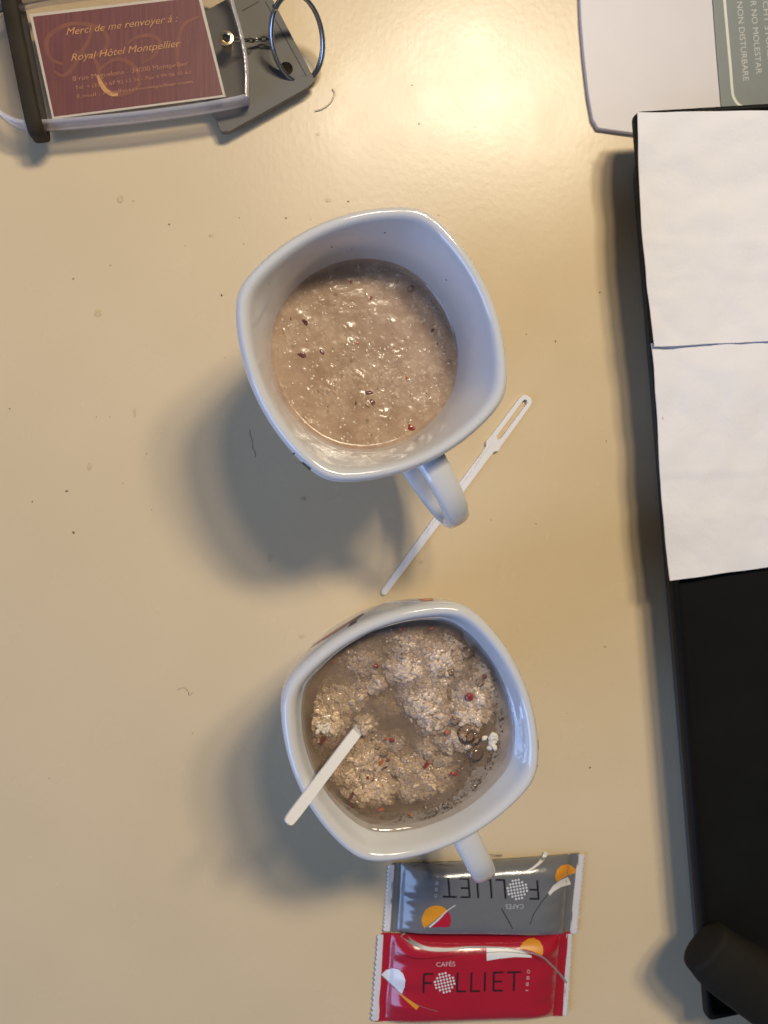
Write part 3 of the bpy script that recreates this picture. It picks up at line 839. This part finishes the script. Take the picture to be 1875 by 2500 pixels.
ribbon(Z1([(880, 440), (960, 380), (1100, 360), (1200, 420), (1150, 560), (1020, 640)]), 10, MT['gold_faint'], CZ+.016, ic)
ribbon(Z1([(1620, 160), (1450, 250), (1390, 420), (1380, 600), (1420, 760)]), 10, MT['gold_faint'], CZ+.019, ic)
def card_text(body, p0, p1, m, h, shear=.35):
    V, Fc = place_text(body, p0, p1, h, shear=shear, offset=-.004)
    build('lettering', on_plane(V, CZ+.03), Fc, m, ic, smooth=False)
card_text('Merci de me renvoyer à :', (162, 86), (435, 52), MT['gold'], 18)
card_text('Royal Hôtel Montpellier', (174, 149), (442, 113), MT['gold'], 18)
card_text('8 rue Maguelone - 34000 Montpellier', (178, 198), (460, 160), MT['gold_dim'], 12, 0)
card_text('Tél. + (33) 4 67 92 13 36 - Fax 4 99 06 62 62', (184, 219), (467, 180), MT['gold_dim'], 9, 0)
card_text('E.mail : royalhotelmontpellier.com', (189, 240), (470, 203), MT['gold_dim'], 9, 0)
# eyelet through the fob
ec = P(552, 95, FZ1)
V = []; Fc = []; n = 28
prof = [(.155, FZ0+.1), (.155, FZ1+.09), (.20, FZ1+.12), (.29, FZ1+.10), (.31, FZ1+.04), (.30, FZ1-.02), (.22, FZ1-.05), (.22, FZ0+.1)]
for r, z in prof:
    for k in range(n): V.append((ec.x+r*math.cos(6.2832*k/n), ec.y+r*math.sin(6.2832*k/n), z))
for i in range(len(prof)):
    for k in range(n): j = (i+1) % len(prof); Fc.append((i*n+k, i*n+(k+1) % n, j*n+(k+1) % n, j*n+k))
ey = build('eyelet', V, Fc, MT['brass'], fob, edge=40)
V, Fc = prism([(ec.x+.154*math.cos(6.2832*k/20), ec.y+.154*math.sin(6.2832*k/20)) for k in range(20)], FZ0+.1, FZ1-.25)
build('eyelet_bore', V, Fc, MT['bore'], ey, smooth=False)
# rubber band round the fob
b0 = P(14, -40, FZ1); b1 = P(95, 345, FZ1-.35)
bd = Vector((b1.x-b0.x, b1.y-b0.y, 0)).normalized(); bs = Vector((-bd.y, bd.x, 0))
b1i = P(90, 318, FZ1); b1 = Vector((b1i.x, b1i.y, 0)); b0 = Vector((b0.x, b0.y, 0))
mid_z = (FZ0+FZ1)/2
loop = []
for k in range(40):
    a = 2*math.pi*k/40; c_, s_ = math.cos(a), math.sin(a)
    half = (b1-b0).length/2+.05
    q = (b0+b1)/2+bd*(half*math.copysign(abs(c_)**.35, c_)); loop.append(Vector((q.x, q.y, mid_z+.66*math.copysign(abs(s_)**.35, s_))))
n = len(loop); V = []; Fc = []; seg = 12
for i, p in enumerate(loop):
    tt = (loop[(i+1) % n]-loop[i-1]).normalized(); nn = tt.cross(bs).normalized()
    for k in range(seg):
        a = 6.2832*k/seg; c_, s_ = math.cos(a), math.sin(a)
        V.append(p+bs*(.32*math.copysign(abs(c_)**.7, c_))+nn*(.16*math.copysign(abs(s_)**.7, s_)))
for i in range(n):
    for k in range(seg): j = (i+1) % n; Fc.append((i*seg+k, i*seg+(k+1) % seg, j*seg+(k+1) % seg, j*seg+k))
build('rubber_band', V, Fc, MT['rubber'], fob, edge=60)
# grey tag under the fob, with a hole
TZ0, TZ1 = .40, .72
tag_t = thing('key_tag', (*P(620, 200, 0).xy, 0), 'flat grey plastic key tag with a round hole, slipped under the acrylic fob', 'key tag')
corner_px = [(524, 284), (540, 322), (560, 321), (752, 213), (768, 198), (764, 186), (640, -50), (440, 60), (510, 262)]
tp_ = [P(x, y, TZ1) for x, y in corner_px]
tp_ = round_poly([(p.x, p.y) for p in tp_], [0, .1, .1, .1, .06, .06, .1, .1, 0], 3)
hole = P(699, 167, TZ1); hr = .27
bm = bmesh.new()
def add_loop(pts, z): return [bm.verts.new((p[0], p[1], z)) for p in pts]
hp = [(hole.x+hr*math.cos(6.2832*k/28), hole.y+hr*math.sin(6.2832*k/28)) for k in range(28)]
for z in (TZ1, TZ0):
    tri = geometry.tessellate_polygon([[Vector((*p, 0)) for p in tp_], [Vector((*p, 0)) for p in hp]])
    vs = add_loop(tp_, z)+add_loop(hp, z)
    for t3 in tri:
        try: bm.faces.new([vs[i] for i in t3])
        except ValueError: pass
    if z == TZ1: topv = vs
    else: botv = vs
no = len(tp_)
for i in range(no):
    j = (i+1) % no; bm.faces.new([topv[i], topv[j], botv[j], botv[i]])
for i in range(28):
    j = (i+1) % 28; bm.faces.new([topv[no+i], topv[no+j], botv[no+j], botv[no+i]])
bm.verts.index_update()
V = [v.co.copy() for v in bm.verts]; Fc = [tuple(v.index for v in f.verts) for f in bm.faces]; bm.free()
o = build('plate', V, Fc, MT['grey_tag'], tag_t, edge=40)
md = o.modifiers.new('edge', 'BEVEL'); md.width = .0004; md.segments = 2; md.limit_method = 'ANGLE'
for a_, b_ in (((648, 4), (748, 186)), ((592, 26), (632, 4))):
    a3, b3 = P(*a_, TZ1), P(*b_, TZ1)
    V, Fc = tube([a3+(b3-a3)*(i/6)+Vector((0, 0, .002)) for i in range(7)], .018, 6); build('groove_line', V, Fc, MT['bore'], tag_t)
# split ring and its little link chain
ring = thing('split_ring', (*P(725, 95, 0).xy, 0), 'shiny steel split ring through the hole of the grey key tag', 'key ring')
rc = P(726, 96, 1.50)
u_ = Vector((1, .06, -.35)).normalized(); v_ = Vector((.06, -1, -.80)).normalized()
for dr, off in ((0, -.07), (0, .07)):
    nrm = u_.cross(v_).normalized()
    pts = [rc+u_*(1.14*math.cos(6.2832*k/72))+v_*(1.62*math.sin(6.2832*k/72))+nrm*off for k in range(72)]
    V, Fc = tube(pts, .09, 10, True); build('coil', V, Fc, MT['steel'], ring, edge=0)
step = rc+u_*(1.14*math.cos(3.75))+v_*(1.62*math.sin(3.75))
V, Fc = tube([step+Vector((-.05, .12, .02)), step+Vector((.05, -.1, .1))], .085, 10); build('coil_end', V, Fc, MT['steel'], ring)
chain_px = [(562, 96, FZ1+.02), (585, 97, FZ1-.1), (606, 99, FZ1-.35), (618, 98, 1.12), (636, 96, 1.06), (652, 94, 1.1), (668, 92, 1.22)]
cp = [P(*p) for p in chain_px]
for i in range(len(cp)-1):
    a3, b3 = cp[i], cp[i+1]; d = b3-a3; L_ = d.length; d.normalize(); sd = d.cross(Vector((0, 0, 1))).normalized()
    if i % 2: sd = sd.cross(d)
    m_ = (a3+b3)/2
    pts = [m_+d*(L_*.62*math.cos(6.2832*k/20))+sd*(.085*math.sin(6.2832*k/20)) for k in range(20)]
    V, Fc = tube(pts, .035, 7, True); build('chain_link', V, Fc, MT['dark_steel'], ring, edge=0)

# ------------------------------------------------------------------ white box and do-not-disturb card, top right
WZ = .26
wb = [P(x, y, WZ) for x, y in [(1414, -60), (1419, 60), (1427, 150), (1437, 235), (1447, 290), (1460, 313), (1500, 319), (1560, 327), (1700, 345), (2300, 400), (2300, -60)]]
V, Fc = prism([(p.x, p.y) for p in wb], 0, WZ, .05, 4)
tag(build('white_box', V, Fc, MT['white_box'], edge=60), 'flat glossy white plastic case with a rounded corner, partly under the black tray', 'case')
sg = thing('door_sign', (*P(1800, 120, 0).xy, WZ), 'grey-green do not disturb door sign with pale multilingual lettering on the white case', 'sign')
so = [P(x, y, WZ+.02) for x, y in [(1731, -80), (1739, 0), (1750, 149), (1760, 262), (1775, 300), (2300, 300), (2300, -80)]]
V, Fc = prism(round_poly([(p.x, p.y) for p in so], [0, 0, 0, .4, .3, 0, 0], 4), WZ+.004, WZ+.06, .02, 2)
build('card', V, Fc, MT['sign'], sg, edge=50)
SZ = WZ+.062
ln = strip(smooth_path([Vector(p) for p in [(1764, -80), (1769, 0), (1776, 82), (1783.5, 165), (1788, 222), (1794, 243), (1808, 258), (1830, 262.5), (1900, 262.5), (2000, 262.5)]], 5), 6.5)
h = len(ln)//2
build('border_line', [P(p[0], p[1], SZ) for p in ln], [(i, i+1, 2*h-2-i, 2*h-1-i) for i in range(h-1)], MT['sign_line'], sg, edge=0)
for body, p0, p1 in (('NON DISTURBARE', (1798.5, 5), (1815, 198)), ('POR FAVOR NO MOLESTAR', (1823, -108), (1846.5, 181)), ('BITTE NICHT STÖREN', (1853, -95), (1875.5, 158))):
    V, Fc = place_text(body, p0, p1, 14.5)
    build('lettering', on_plane(V, SZ), Fc, MT['sign_text'], sg, smooth=False)

# ------------------------------------------------------------------ black tray with napkins
RZ = 2.45
tl, bl = P(1553, 270, RZ), P(1730, 2496, RZ)
dn = Vector((bl.x-tl.x, bl.y-tl.y, 0)); TL = dn.length; dn.normalize(); rt = Vector((-dn.y, dn.x, 0))
tray = thing('tray', (tl.x+rt.x*12, tl.y+rt.y*12-20, 0), 'black lacquered tray with a raised lip, carrying two white napkins', 'tray')
TW = 26.0
def tr(a, b, z): p = Vector((tl.x, tl.y, 0))+rt*a+dn*b; return (p.x, p.y, z)
def ring_pts(ins_l, ins_t, z, r=.35):
    a0, a1, b0, b1 = ins_l, TW-ins_l, ins_t, TL-ins_l
    pts = round_poly([(a0, b0), (a1, b0), (a1, b1), (a0, b1)], r, 6)
    return [tr(p[0], p[1], z) for p in pts]
levels = [(.85, 1.7, .02, .8, 1), (.72, 1.6, .15, .7, 1), (.6, 1.5, .5, .6, 1), (.45, 1.35, 1.2, .5, 1), (.25, 1.1, 1.85, .4, 1), (.02, .05, 1.92, .3, 0), (0, 0, 2.0, .3, 0), (0, 0, 2.3, .3, 0), (.03, .03, 2.40, .3, 0), (.09, .09, RZ, .3, 0), (.20, .20, RZ, .3, 0), (.26, .26, 2.41, .3, 0), (.32, .32, 2.1, .3, 0), (.5, .5, 2.05, .3, 0)]
V = []; Fc = []; mi = []
rings = [ring_pts(a, b, z, r) for a, b, z, r, m in levels]; n = len(rings[0])
for r in rings: V += r
for i in range(len(rings)-1):
    for k in range(n): Fc.append((i*n+k, i*n+(k+1) % n, (i+1)*n+(k+1) % n, (i+1)*n+k)); mi.append(1 if levels[i+1][4] else 0)
Fc.append(tuple(range(n-1, -1, -1))); mi.append(1); Fc.append(tuple(range((len(rings)-1)*n, len(rings)*n))); mi.append(0)
build('tray_body', V, Fc, [MT['tray'], MT['tray_wall']], tray, mi=mi, edge=50)

def napkin(px, z0, label, seed, nu=56, nv=56):
    """px: four photo corners (top-left, top-right, bottom-right, bottom-left), left edge may be a polyline"""
    left = px['left']; right = px['right']
    V = []; Fc = []
    def along(pl, t):
        L_ = [0]
        for a, b in zip(pl[:-1], pl[1:]): L_.append(L_[-1]+(Vector(b)-Vector(a)).length)
        d = t*L_[-1]
        for i in range(len(pl)-1):
            if d <= L_[i+1]+1e-6:
                f = (d-L_[i])/max(1e-6, L_[i+1]-L_[i]); return Vector(pl[i]).lerp(Vector(pl[i+1]), f)
        return Vector(pl[-1])
    def h(u, v):
        q = Vector((u*3+seed, v*3, seed*2.3))
        s = .13*noise.noise(q)+.08*noise.noise(q*2.7)+.03*noise.noise(q*6)
        s += .05*math.exp(-((u-.33+.1*v)/.018)**2)*(.4+.6*v)
        s += .14*max(0, .10-u)/.10*noise.noise(Vector((3, v*5, seed)))
        for e, am in px.get('fold', []): s += am*math.exp(-((v-e)/.02)**2)
        s += px.get('curl', 0)*max(0, (v-.86)/.14)**2
        c = px.get('flap')                                    # a corner folded back on itself
        if c:
            t_ = max(0, min(1, (c[0]-(u*c[1]+(1-v)))/.03)); s += c[2]*t_*t_*(3-2*t_)
        s += .035*math.exp(-((v-.55-.05*u)/.012)**2)+.03*math.exp(-((u*.8+v-.62)/.014)**2)*max(0, noise.noise(Vector((u*4, v*4, seed)))+.4)
        return s
    for j in range(nv+1):
        v = j/nv; a = along(left, v); b = along(right, v)
        for i in range(nu+1):
            u = i/nu
            q = a.lerp(b, u)
            if j in (0, nv): q = q+Vector((0, 2.2*noise.noise(Vector((u*6, seed, j)))))
            if i == 0: q = q+Vector((2.2*noise.noise(Vector((v*7, seed, 3))), 0))
            z = z0+.12+h(u, v); p = P(q.x, q.y, z); V.append(p)
    n1 = (nu+1)*(nv+1)
    V += [Vector((p.x, p.y, p.z-.05)) for p in V[:n1]]
    for j in range(nv):
        for i in range(nu):
            a = j*(nu+1)+i
            Fc.append((a, a+1, a+nu+2, a+nu+1)); Fc.append((n1+a+nu+1, n1+a+nu+2, n1+a+1, n1+a))
    rim = [i for i in range(nu+1)]+[j*(nu+1)+nu for j in range(1, nv+1)]+[nv*(nu+1)+i for i in range(nu-1, -1, -1)]+[j*(nu+1) for j in range(nv-1, 0, -1)]
    for a, b in zip(rim, rim[1:]+rim[:1]): Fc.append((a, b, n1+b, n1+a))
    o = build('napkin', V, Fc, MT['tissue'], edge=50)
    tag(o, label, 'napkin', 'white paper napkins on the tray')
napkin({'left': [(1590, 838), (1597, 900), (1603, 980), (1611, 1150), (1622, 1290), (1630, 1380), (1636, 1418)], 'right': [(2190, 820), (2200, 1340)], 'curl': -.05}, RZ+.0, 'folded white paper napkin, lower of the two on the tray, tucked under the other', 2.0)
napkin({'left': [(1557, 274), (1560, 420), (1567, 560), (1580, 700), (1592, 790), (1598, 846)], 'right': [(2190, 266), (2200, 818)], 'curl': .02, 'flap': (.17, 1.5, .07)}, RZ+.12, 'folded white paper napkin, upper of the two, covering the tray corner by the sign', 5.0)

# dark rounded handle over the tray corner
hp_ = [(1713, 2302, 3.3), (1736, 2322, 3.32), (1770, 2352, 3.4), (1850, 2405, 3.5), (1960, 2480, 3.6), (2120, 2590, 3.8)]
pth = smooth_path([P(*p) for p in hp_], 5)
hn = len(pth); rr = []
for i in range(hn):
    f = i/(hn-1); rr.append(1.2*min(1, math.sqrt(max(.0, 1-(1-min(1, f/.10))**2))+.02)*(1+.5*f))
V, Fc = tube(pth, rr, 24, flat=.7, sup=2.4)
tag(build('dark_handle', V, Fc, MT['handle'], edge=0), 'blurred dark rounded handle jutting over the lower corner of the black tray', 'handle')

# ------------------------------------------------------------------ coffee-bar packets
def packet(px, material, fin_px, label, seed, hgt, z0):
    """px: TL, TR, BR, BL of the printed body; returns (thing, surf) where surf lays photo points on the top film"""
    c = [P(x, y, z0+.1) for x, y in px]
    ctr = sum(c, Vector())/4
    t = thing('snack_packet', (ctr.x, ctr.y, 0), label, 'packet', 'wrapped coffee snacks')
    ex = ((c[1]+c[2])-(c[0]+c[3])); hl = ex.length/4; ex.normalize(); ey_ = Vector((-ex.y, ex.x, 0))
    hw_l = ((c[0]-c[3]).length)/2; hw_r = ((c[1]-c[2]).length)/2
    def local(x, y):
        d = Vector((x-ctr.x, y-ctr.y, 0)); s = d.dot(ex)/hl; f = d.dot(ey_)
        hw = hw_l+(hw_r-hw_l)*(s+1)/2
        pinch = 1-.055*(1-min(1, abs(s))**2.5)
        return s, f/(hw*pinch)
    def world(s, f):
        hw = hw_l+(hw_r-hw_l)*(s+1)/2; pinch = 1-.055*(1-min(1, abs(s))**2.5)
        return ctr+ex*(s*hl)+ey_*(f*hw*pinch)
    def height(s, f):
        s_ = max(-1, min(1, s)); f_ = max(-1, min(1, f))
        ends = max(0, 1-(abs(s_)/.90)**6)**.8 if abs(s_) < .90 else 0
        prof = max(0, 1-abs(f_)**6.5)**.5
        z = z0+.06+hgt*ends*prof
        a = abs(s_)
        if a > .855:                                          # crimped seal: fine ribs along the short side
            z += .022*math.sin((a-.855)*2*math.pi/.036)*(.6+.6*noise.noise(Vector((f_*2, seed, a*9))))
        if .5 < a < .92:                                      # gathers that run from the seal into the pillow
            z += .25*((a-.5)/.42)*(1-((a-.5)/.42)**3)*noise.noise(Vector((f_*3.2+seed, math.copysign(3, s_), a*1.4)))*(1-abs(f_)**6)
        z += .022*noise.noise(Vector((s_*4, f_*2.3, seed)))*ends+.035*math.exp(-((f_-.70)/.10)**2)*ends
        return z
    nu, nv = 220, 60; V = []; Fc = []
    for i in range(nu+1):
        s = -1+2*i/nu
        for j in range(nv+1):
            f = math.sin((j/nv-.5)*math.pi)
            p = world(s, f); V.append((p.x, p.y, height(s, f)))
    n1 = len(V)
    for i in range(nu+1):
        s = -1+2*i/nu
        for j in range(nv+1):
            f = math.sin((j/nv-.5)*math.pi)
            p = world(s, f*.995); V.append((p.x, p.y, max(.01, z0-.02+.05*abs(s)**6)))
    for i in range(nu):
        for j in range(nv):
            a = i*(nv+1)+j
            Fc.append((a, a+nv+1, a+nv+2, a+1)); Fc.append((n1+a+1, n1+a+nv+2, n1+a+nv+1, n1+a))
    rim = [j for j in range(nv+1)]+[i*(nv+1)+nv for i in range(1, nu+1)]+[nu*(nv+1)+j for j in range(nv-1, -1, -1)]+[i*(nv+1) for i in range(nu-1, 0, -1)]
    for a, b in zip(rim, rim[1:]+rim[:1]): Fc.append((a, b, n1+b, n1+a))
    build('wrapper', V, Fc, material, t, edge=0)
    for side, pts in zip((-1, 1), fin_px):                   # zigzag film fins beyond the seals
        (x0, y0), (x1, y1), w0, w1 = pts
        nz = 17; V = []; Fc = []
        for k in range(nz*2+1):
            f = k/(nz*2); u, v = x0+(x1-x0)*f, y0+(y1-y0)*f
            wd = (w0+(w1-w0)*f); out = wd*(1.0 if k % 2 else .60)
            zz = z0+.06+.05*noise.noise(Vector((f*4, seed, side)))
            a = P(u-side*5, v, zz); b = P(u+side*wd*.45, v, zz+.02); d = P(u+side*out, v, zz+.02+.05*noise.noise(Vector((f*7, side*2, seed))))
            V += [a, b, d]
        m = len(V); V += [Vector((p.x, p.y, p.z-.03)) for p in V]
        for k in range(nz*2):
            for q in (0, 1):
                a = k*3+q
                Fc.append((a, a+1, a+4, a+3)); Fc.append((m+a+3, m+a+4, m+a+1, m+a))
            a = k*3+2; Fc.append((a, a+3, m+a+3, m+a))
        build('seal_fin', V, Fc, MT['fin'], t, edge=0)
    def surf(u, v, lift=.012):
        z = z0+.4
        for _ in range(10):
            p = P(u, v, z); s, f = local(p.x, p.y); z = .5*z+.5*(height(s, f)+lift)
        p = P(u, v, z); return p
    return t, surf
def pprint_(t, surf, V, Fc, material, name, lift=.012):
    build(name, [surf(v[0], v[1], lift) for v in V], Fc, material, t, edge=0)
def pshape(t, surf, outline, material, name='print_shape', lift=.012, ml=7):
    V, Fc = fill(outline, ml); pprint_(t, surf, V, Fc, material, name, lift)
def pstroke(t, surf, pts, wd, material, name='print_line', lift=.014):
    sp = smooth_path([Vector(p) for p in pts], 7); o = strip(sp, wd if not isinstance(wd, (list, tuple)) else [wd[0]+(wd[1]-wd[0])*i/(len(sp)-1) for i in range(len(sp))]); h_ = len(sp)
    pprint_(t, surf, o, [(i, i+1, 2*h_-2-i, 2*h_-1-i) for i in range(h_-1)], material, name, lift)
def arc(cx, cy, rx, ry, a0, a1, n=22): return [(cx+rx*math.cos(math.radians(a0+(a1-a0)*i/n)), cy+ry*math.sin(math.radians(a0+(a1-a0)*i/n))) for i in range(n+1)]

def wordmark(t, surf, F0, T1, height, skew, sw=4.2, skip_o=None):
    """F o L L I E T in thin strokes; F0 = foot of the F, T1 = foot end of the T (photo points), letters stand on that line"""
    F0, T1 = Vector(F0), Vector(T1); d = (T1-F0); L_ = d.length; d.normalize(); up = Vector((d.y, -d.x))
    def q(x, y): return tuple(F0+d*(x*L_+skew*y*height)+up*(y*height))
    def bar(a, b):
        a, b = Vector(q(*a)), Vector(q(*b)); sp = [a.lerp(b, i/8) for i in range(9)]; o = strip(sp, sw)
        return o, [(i, i+1, 16-i, 17-i) for i in range(8)]
    bars = []
    def add(*ls):
        for a, b in ls: bars.append(bar(a, b))
    add(((0, 0), (0, 1)), ((0, .97), (.095, .97)), ((0, .5), (.085, .5)))
    for x0 in (.345, .49): add(((x0, 0), (x0, 1)), ((x0, .03), (x0+.09, .03)))
    add(((.63, 0), (.63, 1)))
    add(((.72, 0), (.72, 1)), ((.72, .97), (.815, .97)), ((.72, .5), (.805, .5)), ((.72, .03), (.815, .03)))
    add(((.93, 0), (.93, 1)), ((.855, .97), (1.0, .97)))
    V, Fc = merge(*bars); pprint_(t, surf, V, Fc, MT['ink_black'], 'lettering', .016)
    oc = Vector(q(.215, .5)); rad = height*.52; parts = []
    rot = math.radians(12); st = rad/3.25
    for i in range(-3, 4):
        for j in range(-3, 4):
            x, y = i*st, j*st
            if math.hypot(x, y) > rad*.98: continue
            px_ = oc+d*(x*math.cos(rot)-y*math.sin(rot))+up*(x*math.sin(rot)+y*math.cos(rot))
            parts.append((arc(px_.x, px_.y, st*.36, st*.36, 0, 330, 11), [tuple(range(12))]))
    V, Fc = merge(*parts); pprint_(t, surf, V, Fc, MT['ink_white'], 'dotted_emblem', .016)

def E_(x, y): return (880+x/2.86, 2040+y/2.86)      # zoom coordinates of the packets
# grey packet (printed upside down, its foot tucked beside the red one)
gp, gs = packet([(960, 2108), (1417, 2083), (1397, 2284), (948, 2276)], MT['grey'],
    [((958, 2112), (947, 2274), 12, 13), ((1415, 2086), (1396, 2280), 17, 17)], 'grey foil snack packet printed upside down, under the lower mug handle', 3.3, .78, .05)
wordmark(gp, gs, E_(1234, 312), E_(566, 296), 47, -.10)
V, Fc = place_text('CAFÉS', E_(1140, 478), E_(1014, 480), 11.5); pprint_(gp, gs, V, Fc, MT['ink_pale'], 'lettering', .016)
V, Fc = place_text('1 8 8 0', E_(528, 285), E_(515, 432), 7.5); pprint_(gp, gs, V, Fc, MT['ink_pale'], 'lettering', .016)
pshape(gp, gs, [E_(*p) for p in arc(530, 590, 102, 102, 145, 320)], MT['ink_orange'], lift=.013)
pshape(gp, gs, [E_(*p) for p in [(490, 640)]+[(560, 585), (610, 528)]+arc(530, 590, 102, 102, -36, 28, 8)+[(600, 640)]], MT['ink_red'], lift=.014)
pstroke(gp, gs, [E_(*p) for p in [(480, 640), (540, 590), (600, 530), (665, 485)]], [4.5, 1.2], MT['ink_white'], lift=.017)
pshape(gp, gs, [E_(*p) for p in [(1372, 325), (1358, 290), (1372, 240), (1405, 208), (1450, 200), (1485, 218), (1508, 246), (1495, 262), (1440, 282), (1400, 305)]], MT['ink_orange'])
pshape(gp, gs, [E_(*p) for p in [(1310, 400), (1345, 350), (1395, 312), (1450, 288), (1470, 340), (1400, 360), (1350, 390), (1322, 418)]], MT['ink_white'])
pstroke(gp, gs, [E_(*p) for p in [(1298, 118), (1260, 180), (1190, 235), (1100, 272)]], [11, 1.0], MT['ink_white'])
pstroke(gp, gs, [E_(*p) for p in [(1305, 415), (1255, 480), (1210, 550), (1185, 620)]], 1.3, MT['ink_black'])
pstroke(gp, gs, [E_(*p) for p in [(985, 510), (1025, 580), (1062, 650)]], 1.6, MT['ink_black'])
pstroke(gp, gs, [E_(*p) for p in [(370, 212), (450, 200), (540, 200), (650, 212)]], 1.3, MT['ink_black'])
V, Fc = place_text('SPÉCULOOS', E_(990, 131), E_(815, 128), 6); pprint_(gp, gs, V, Fc, MT['ink_black'], 'lettering', .016)
# red packet
rp, rs = packet([(931, 2278), (1389, 2276), (1380, 2482), (920, 2496)], MT['red'],
    [((931, 2282), (920, 2492), 10, 16), ((1388, 2280), (1379, 2480), 13, 8)], 'red foil snack packet with white half circle, leaning against the grey packet', 8.1, .80, .09)
wordmark(rp, rs, E_(440, 1098), E_(1118, 1084), 47, .05)
V, Fc = place_text('CAFÉS', E_(530, 916), E_(662, 912), 11.5); pprint_(rp, rs, V, Fc, MT['ink_pink'], 'lettering', .016)
V, Fc = place_text('1 8 8 0', E_(1172, 1085), E_(1184, 938), 7.5); pprint_(rp, rs, V, Fc, MT['ink_pink'], 'lettering', .016)
pshape(rp, rs, [E_(*p) for p in [(145, 970), (180, 938), (225, 926), (265, 935), (298, 965), (314, 1010), (308, 1060), (288, 1105), (220, 1040)]], MT['ink_white'], lift=.03)
pstroke(rp, rs, [E_(*p) for p in [(265, 1098), (330, 1150), (400, 1205)]], [1, 12], MT['ink_orange'])
pstroke(rp, rs, [E_(*p) for p in [(145, 975), (240, 1062), (350, 1160), (450, 1202), (540, 1228)]], [1.2, .8], MT['ink_grey'])
pstroke(rp, rs, [E_(*p) for p in [(290, 690), (370, 750), (470, 790), (600, 798), (740, 782), (880, 778), (1020, 786)]], [13, 2.5], MT['ink_grey'], lift=.013)
pshape(rp, rs, [E_(*p) for p in [(880, 774), (1000, 778), (1110, 800), (1195, 835), (1195, 852), (1080, 848), (980, 858), (882, 874)]], MT['ink_white'])
pshape(rp, rs, [E_(*p) for p in [(1112, 785), (1135, 745), (1170, 720), (1210, 715), (1250, 735), (1274, 775), (1276, 815), (1268, 838), (1200, 808)]], MT['ink_orange'])
pstroke(rp, rs, [E_(*p) for p in [(1030, 785), (1150, 808), (1260, 842), (1330, 900), (1400, 975), (1440, 1030)]], [2.5, 5], MT['ink_grey'], lift=.017)
pstroke(rp, rs, [E_(*p) for p in [(250, 815), (340, 850), (430, 862), (560, 850), (700, 832), (880, 818), (990, 812), (1110, 820), (1200, 838), (1260, 880)]], 1.2, MT['ink_black'], lift=.018)

# ------------------------------------------------------------------ crumbs, drops and fibres on the table
SPECKS = [(413, 548, 6), (325, 491, 4), (595, 596, 4), (270, 648, 4), (541, 721, 7), (179, 681, 5), (24, 998, 5), (358, 1108, 4), (163, 1199, 7), (79, 1225, 5), (179, 1300, 8), (370, 1245, 3), (549, 874, 3), (1464, 714, 6), (1356, 833, 6), (1480, 1077, 5), (1308, 1279, 4),
          (1023, 303, 5), (1006, 208, 4), (584, 532, 4), (698, 533, 6), (1478, 1579, 4), (1440, 1874, 7), (1392, 2290, 3), (236, 1018, 3), (268, 1018, 3), (1385, 1742, 3), (850, 492, 6), (758, 536, 3), (1285, 816, 4), (935, 1120, 3), (300, 1180, 3), (470, 1790, 3), (120, 1900, 3), (640, 2180, 3), (452, 600, 3), (1160, 310, 3), (1475, 1580, 3)]
parts = []
for i, (x, y, r) in enumerate(SPECKS):
    p = P(x, y, 0); s = r/54/2*.62
    parts.append(lump(ICO2, (p.x, p.y, s*.4), (s*1.3, s*.8, s*.5), .6, i, .1))
for i in range(90):
    p = P(random.uniform(0, 1500), random.uniform(330, 2500), 0); s = random.uniform(.005, .012)
    parts.append(lump(ICO1, (p.x, p.y, s*.4), (s, s, s*.5), .5, i))
V, Fc = merge(*parts)
tag(build('crumbs', V, Fc, MT['crumb'], edge=0), 'tiny dark crumbs scattered over the cream table', 'crumbs', kind='stuff')
parts = []
for i, (x, y, rx, ry) in enumerate([(293, 487, 6, 8), (239, 765, 7, 8), (515, 575, 5, 3), (800, 489, 6, 4), (740, 1218, 5, 4), (802, 1218, 4, 3), (658, 1362, 4, 9), (735, 1554, 6, 4), (1028, 1371, 6, 4), (218, 1140, 4, 9), (329, 1008, 3, 9), (776, 328, 4, 3), (1200, 1268, 3, 3), (930, 560, 4, 3), (1070, 524, 3, 3)]):
    p = P(x, y, 0); n = 14; V = []; Fc = []
    for k in range(5):
        a = math.pi/2*k/5
        for q in range(n):
            b = 6.2832*q/n; w_ = 1+.2*noise.noise(Vector((math.cos(b), math.sin(b), i)))
            V.append((p.x+rx/54*w_*math.cos(a)*math.cos(b), p.y+ry/54*w_*math.cos(a)*math.sin(b), .004+.05*math.sin(a)))
    V.append((p.x, p.y, .055))
    for k in range(4):
        for q in range(n): Fc.append((k*n+q, k*n+(q+1) % n, (k+1)*n+(q+1) % n, (k+1)*n+q))
    for q in range(n): Fc.append((4*n+q, 4*n+(q+1) % n, 5*n))
    parts.append((V, Fc))
V, Fc = merge(*parts)
tag(build('water_drops', V, Fc, MT['water'], edge=0), 'small clear water drops on the cream table', 'drops', kind='stuff')
def fibre(pts, r, m, label, cat='fibre', name='fibre'):
    V, Fc = tube([P(x, y, r*1.1) for x, y in smooth_path([Vector(p) for p in pts], 6)], r, 6)
    tag(build(name, V, Fc, m, edge=0), label, cat)
fibre([(609, 1050), (612, 1066), (617, 1080), (616, 1092), (622, 1104), (624, 1114), (621, 1115)], .008, MT['hair'], 'thin dark hair in the shadow left of the upper mug', 'hair', 'hair')
fibre([(769, 271), (786, 266), (801, 256), (812, 242), (816, 226), (811, 217)], .035, MT['fibre'], 'pale curved sliver on the table beside the grey key tag', 'sliver', 'plastic_sliver')
fibre([(433, 1685), (446, 1679), (458, 1686), (462, 1698), (470, 1690)], .008, MT['hair'], 'short curled dark fibre on the bare table left of the lower mug', 'hair', 'hair')
# mug shadows, gleam and colour all come from the lamps above; tidy the bookkeeping property
for o in bpy.data.objects:
    if '_o' in o: del o['_o']
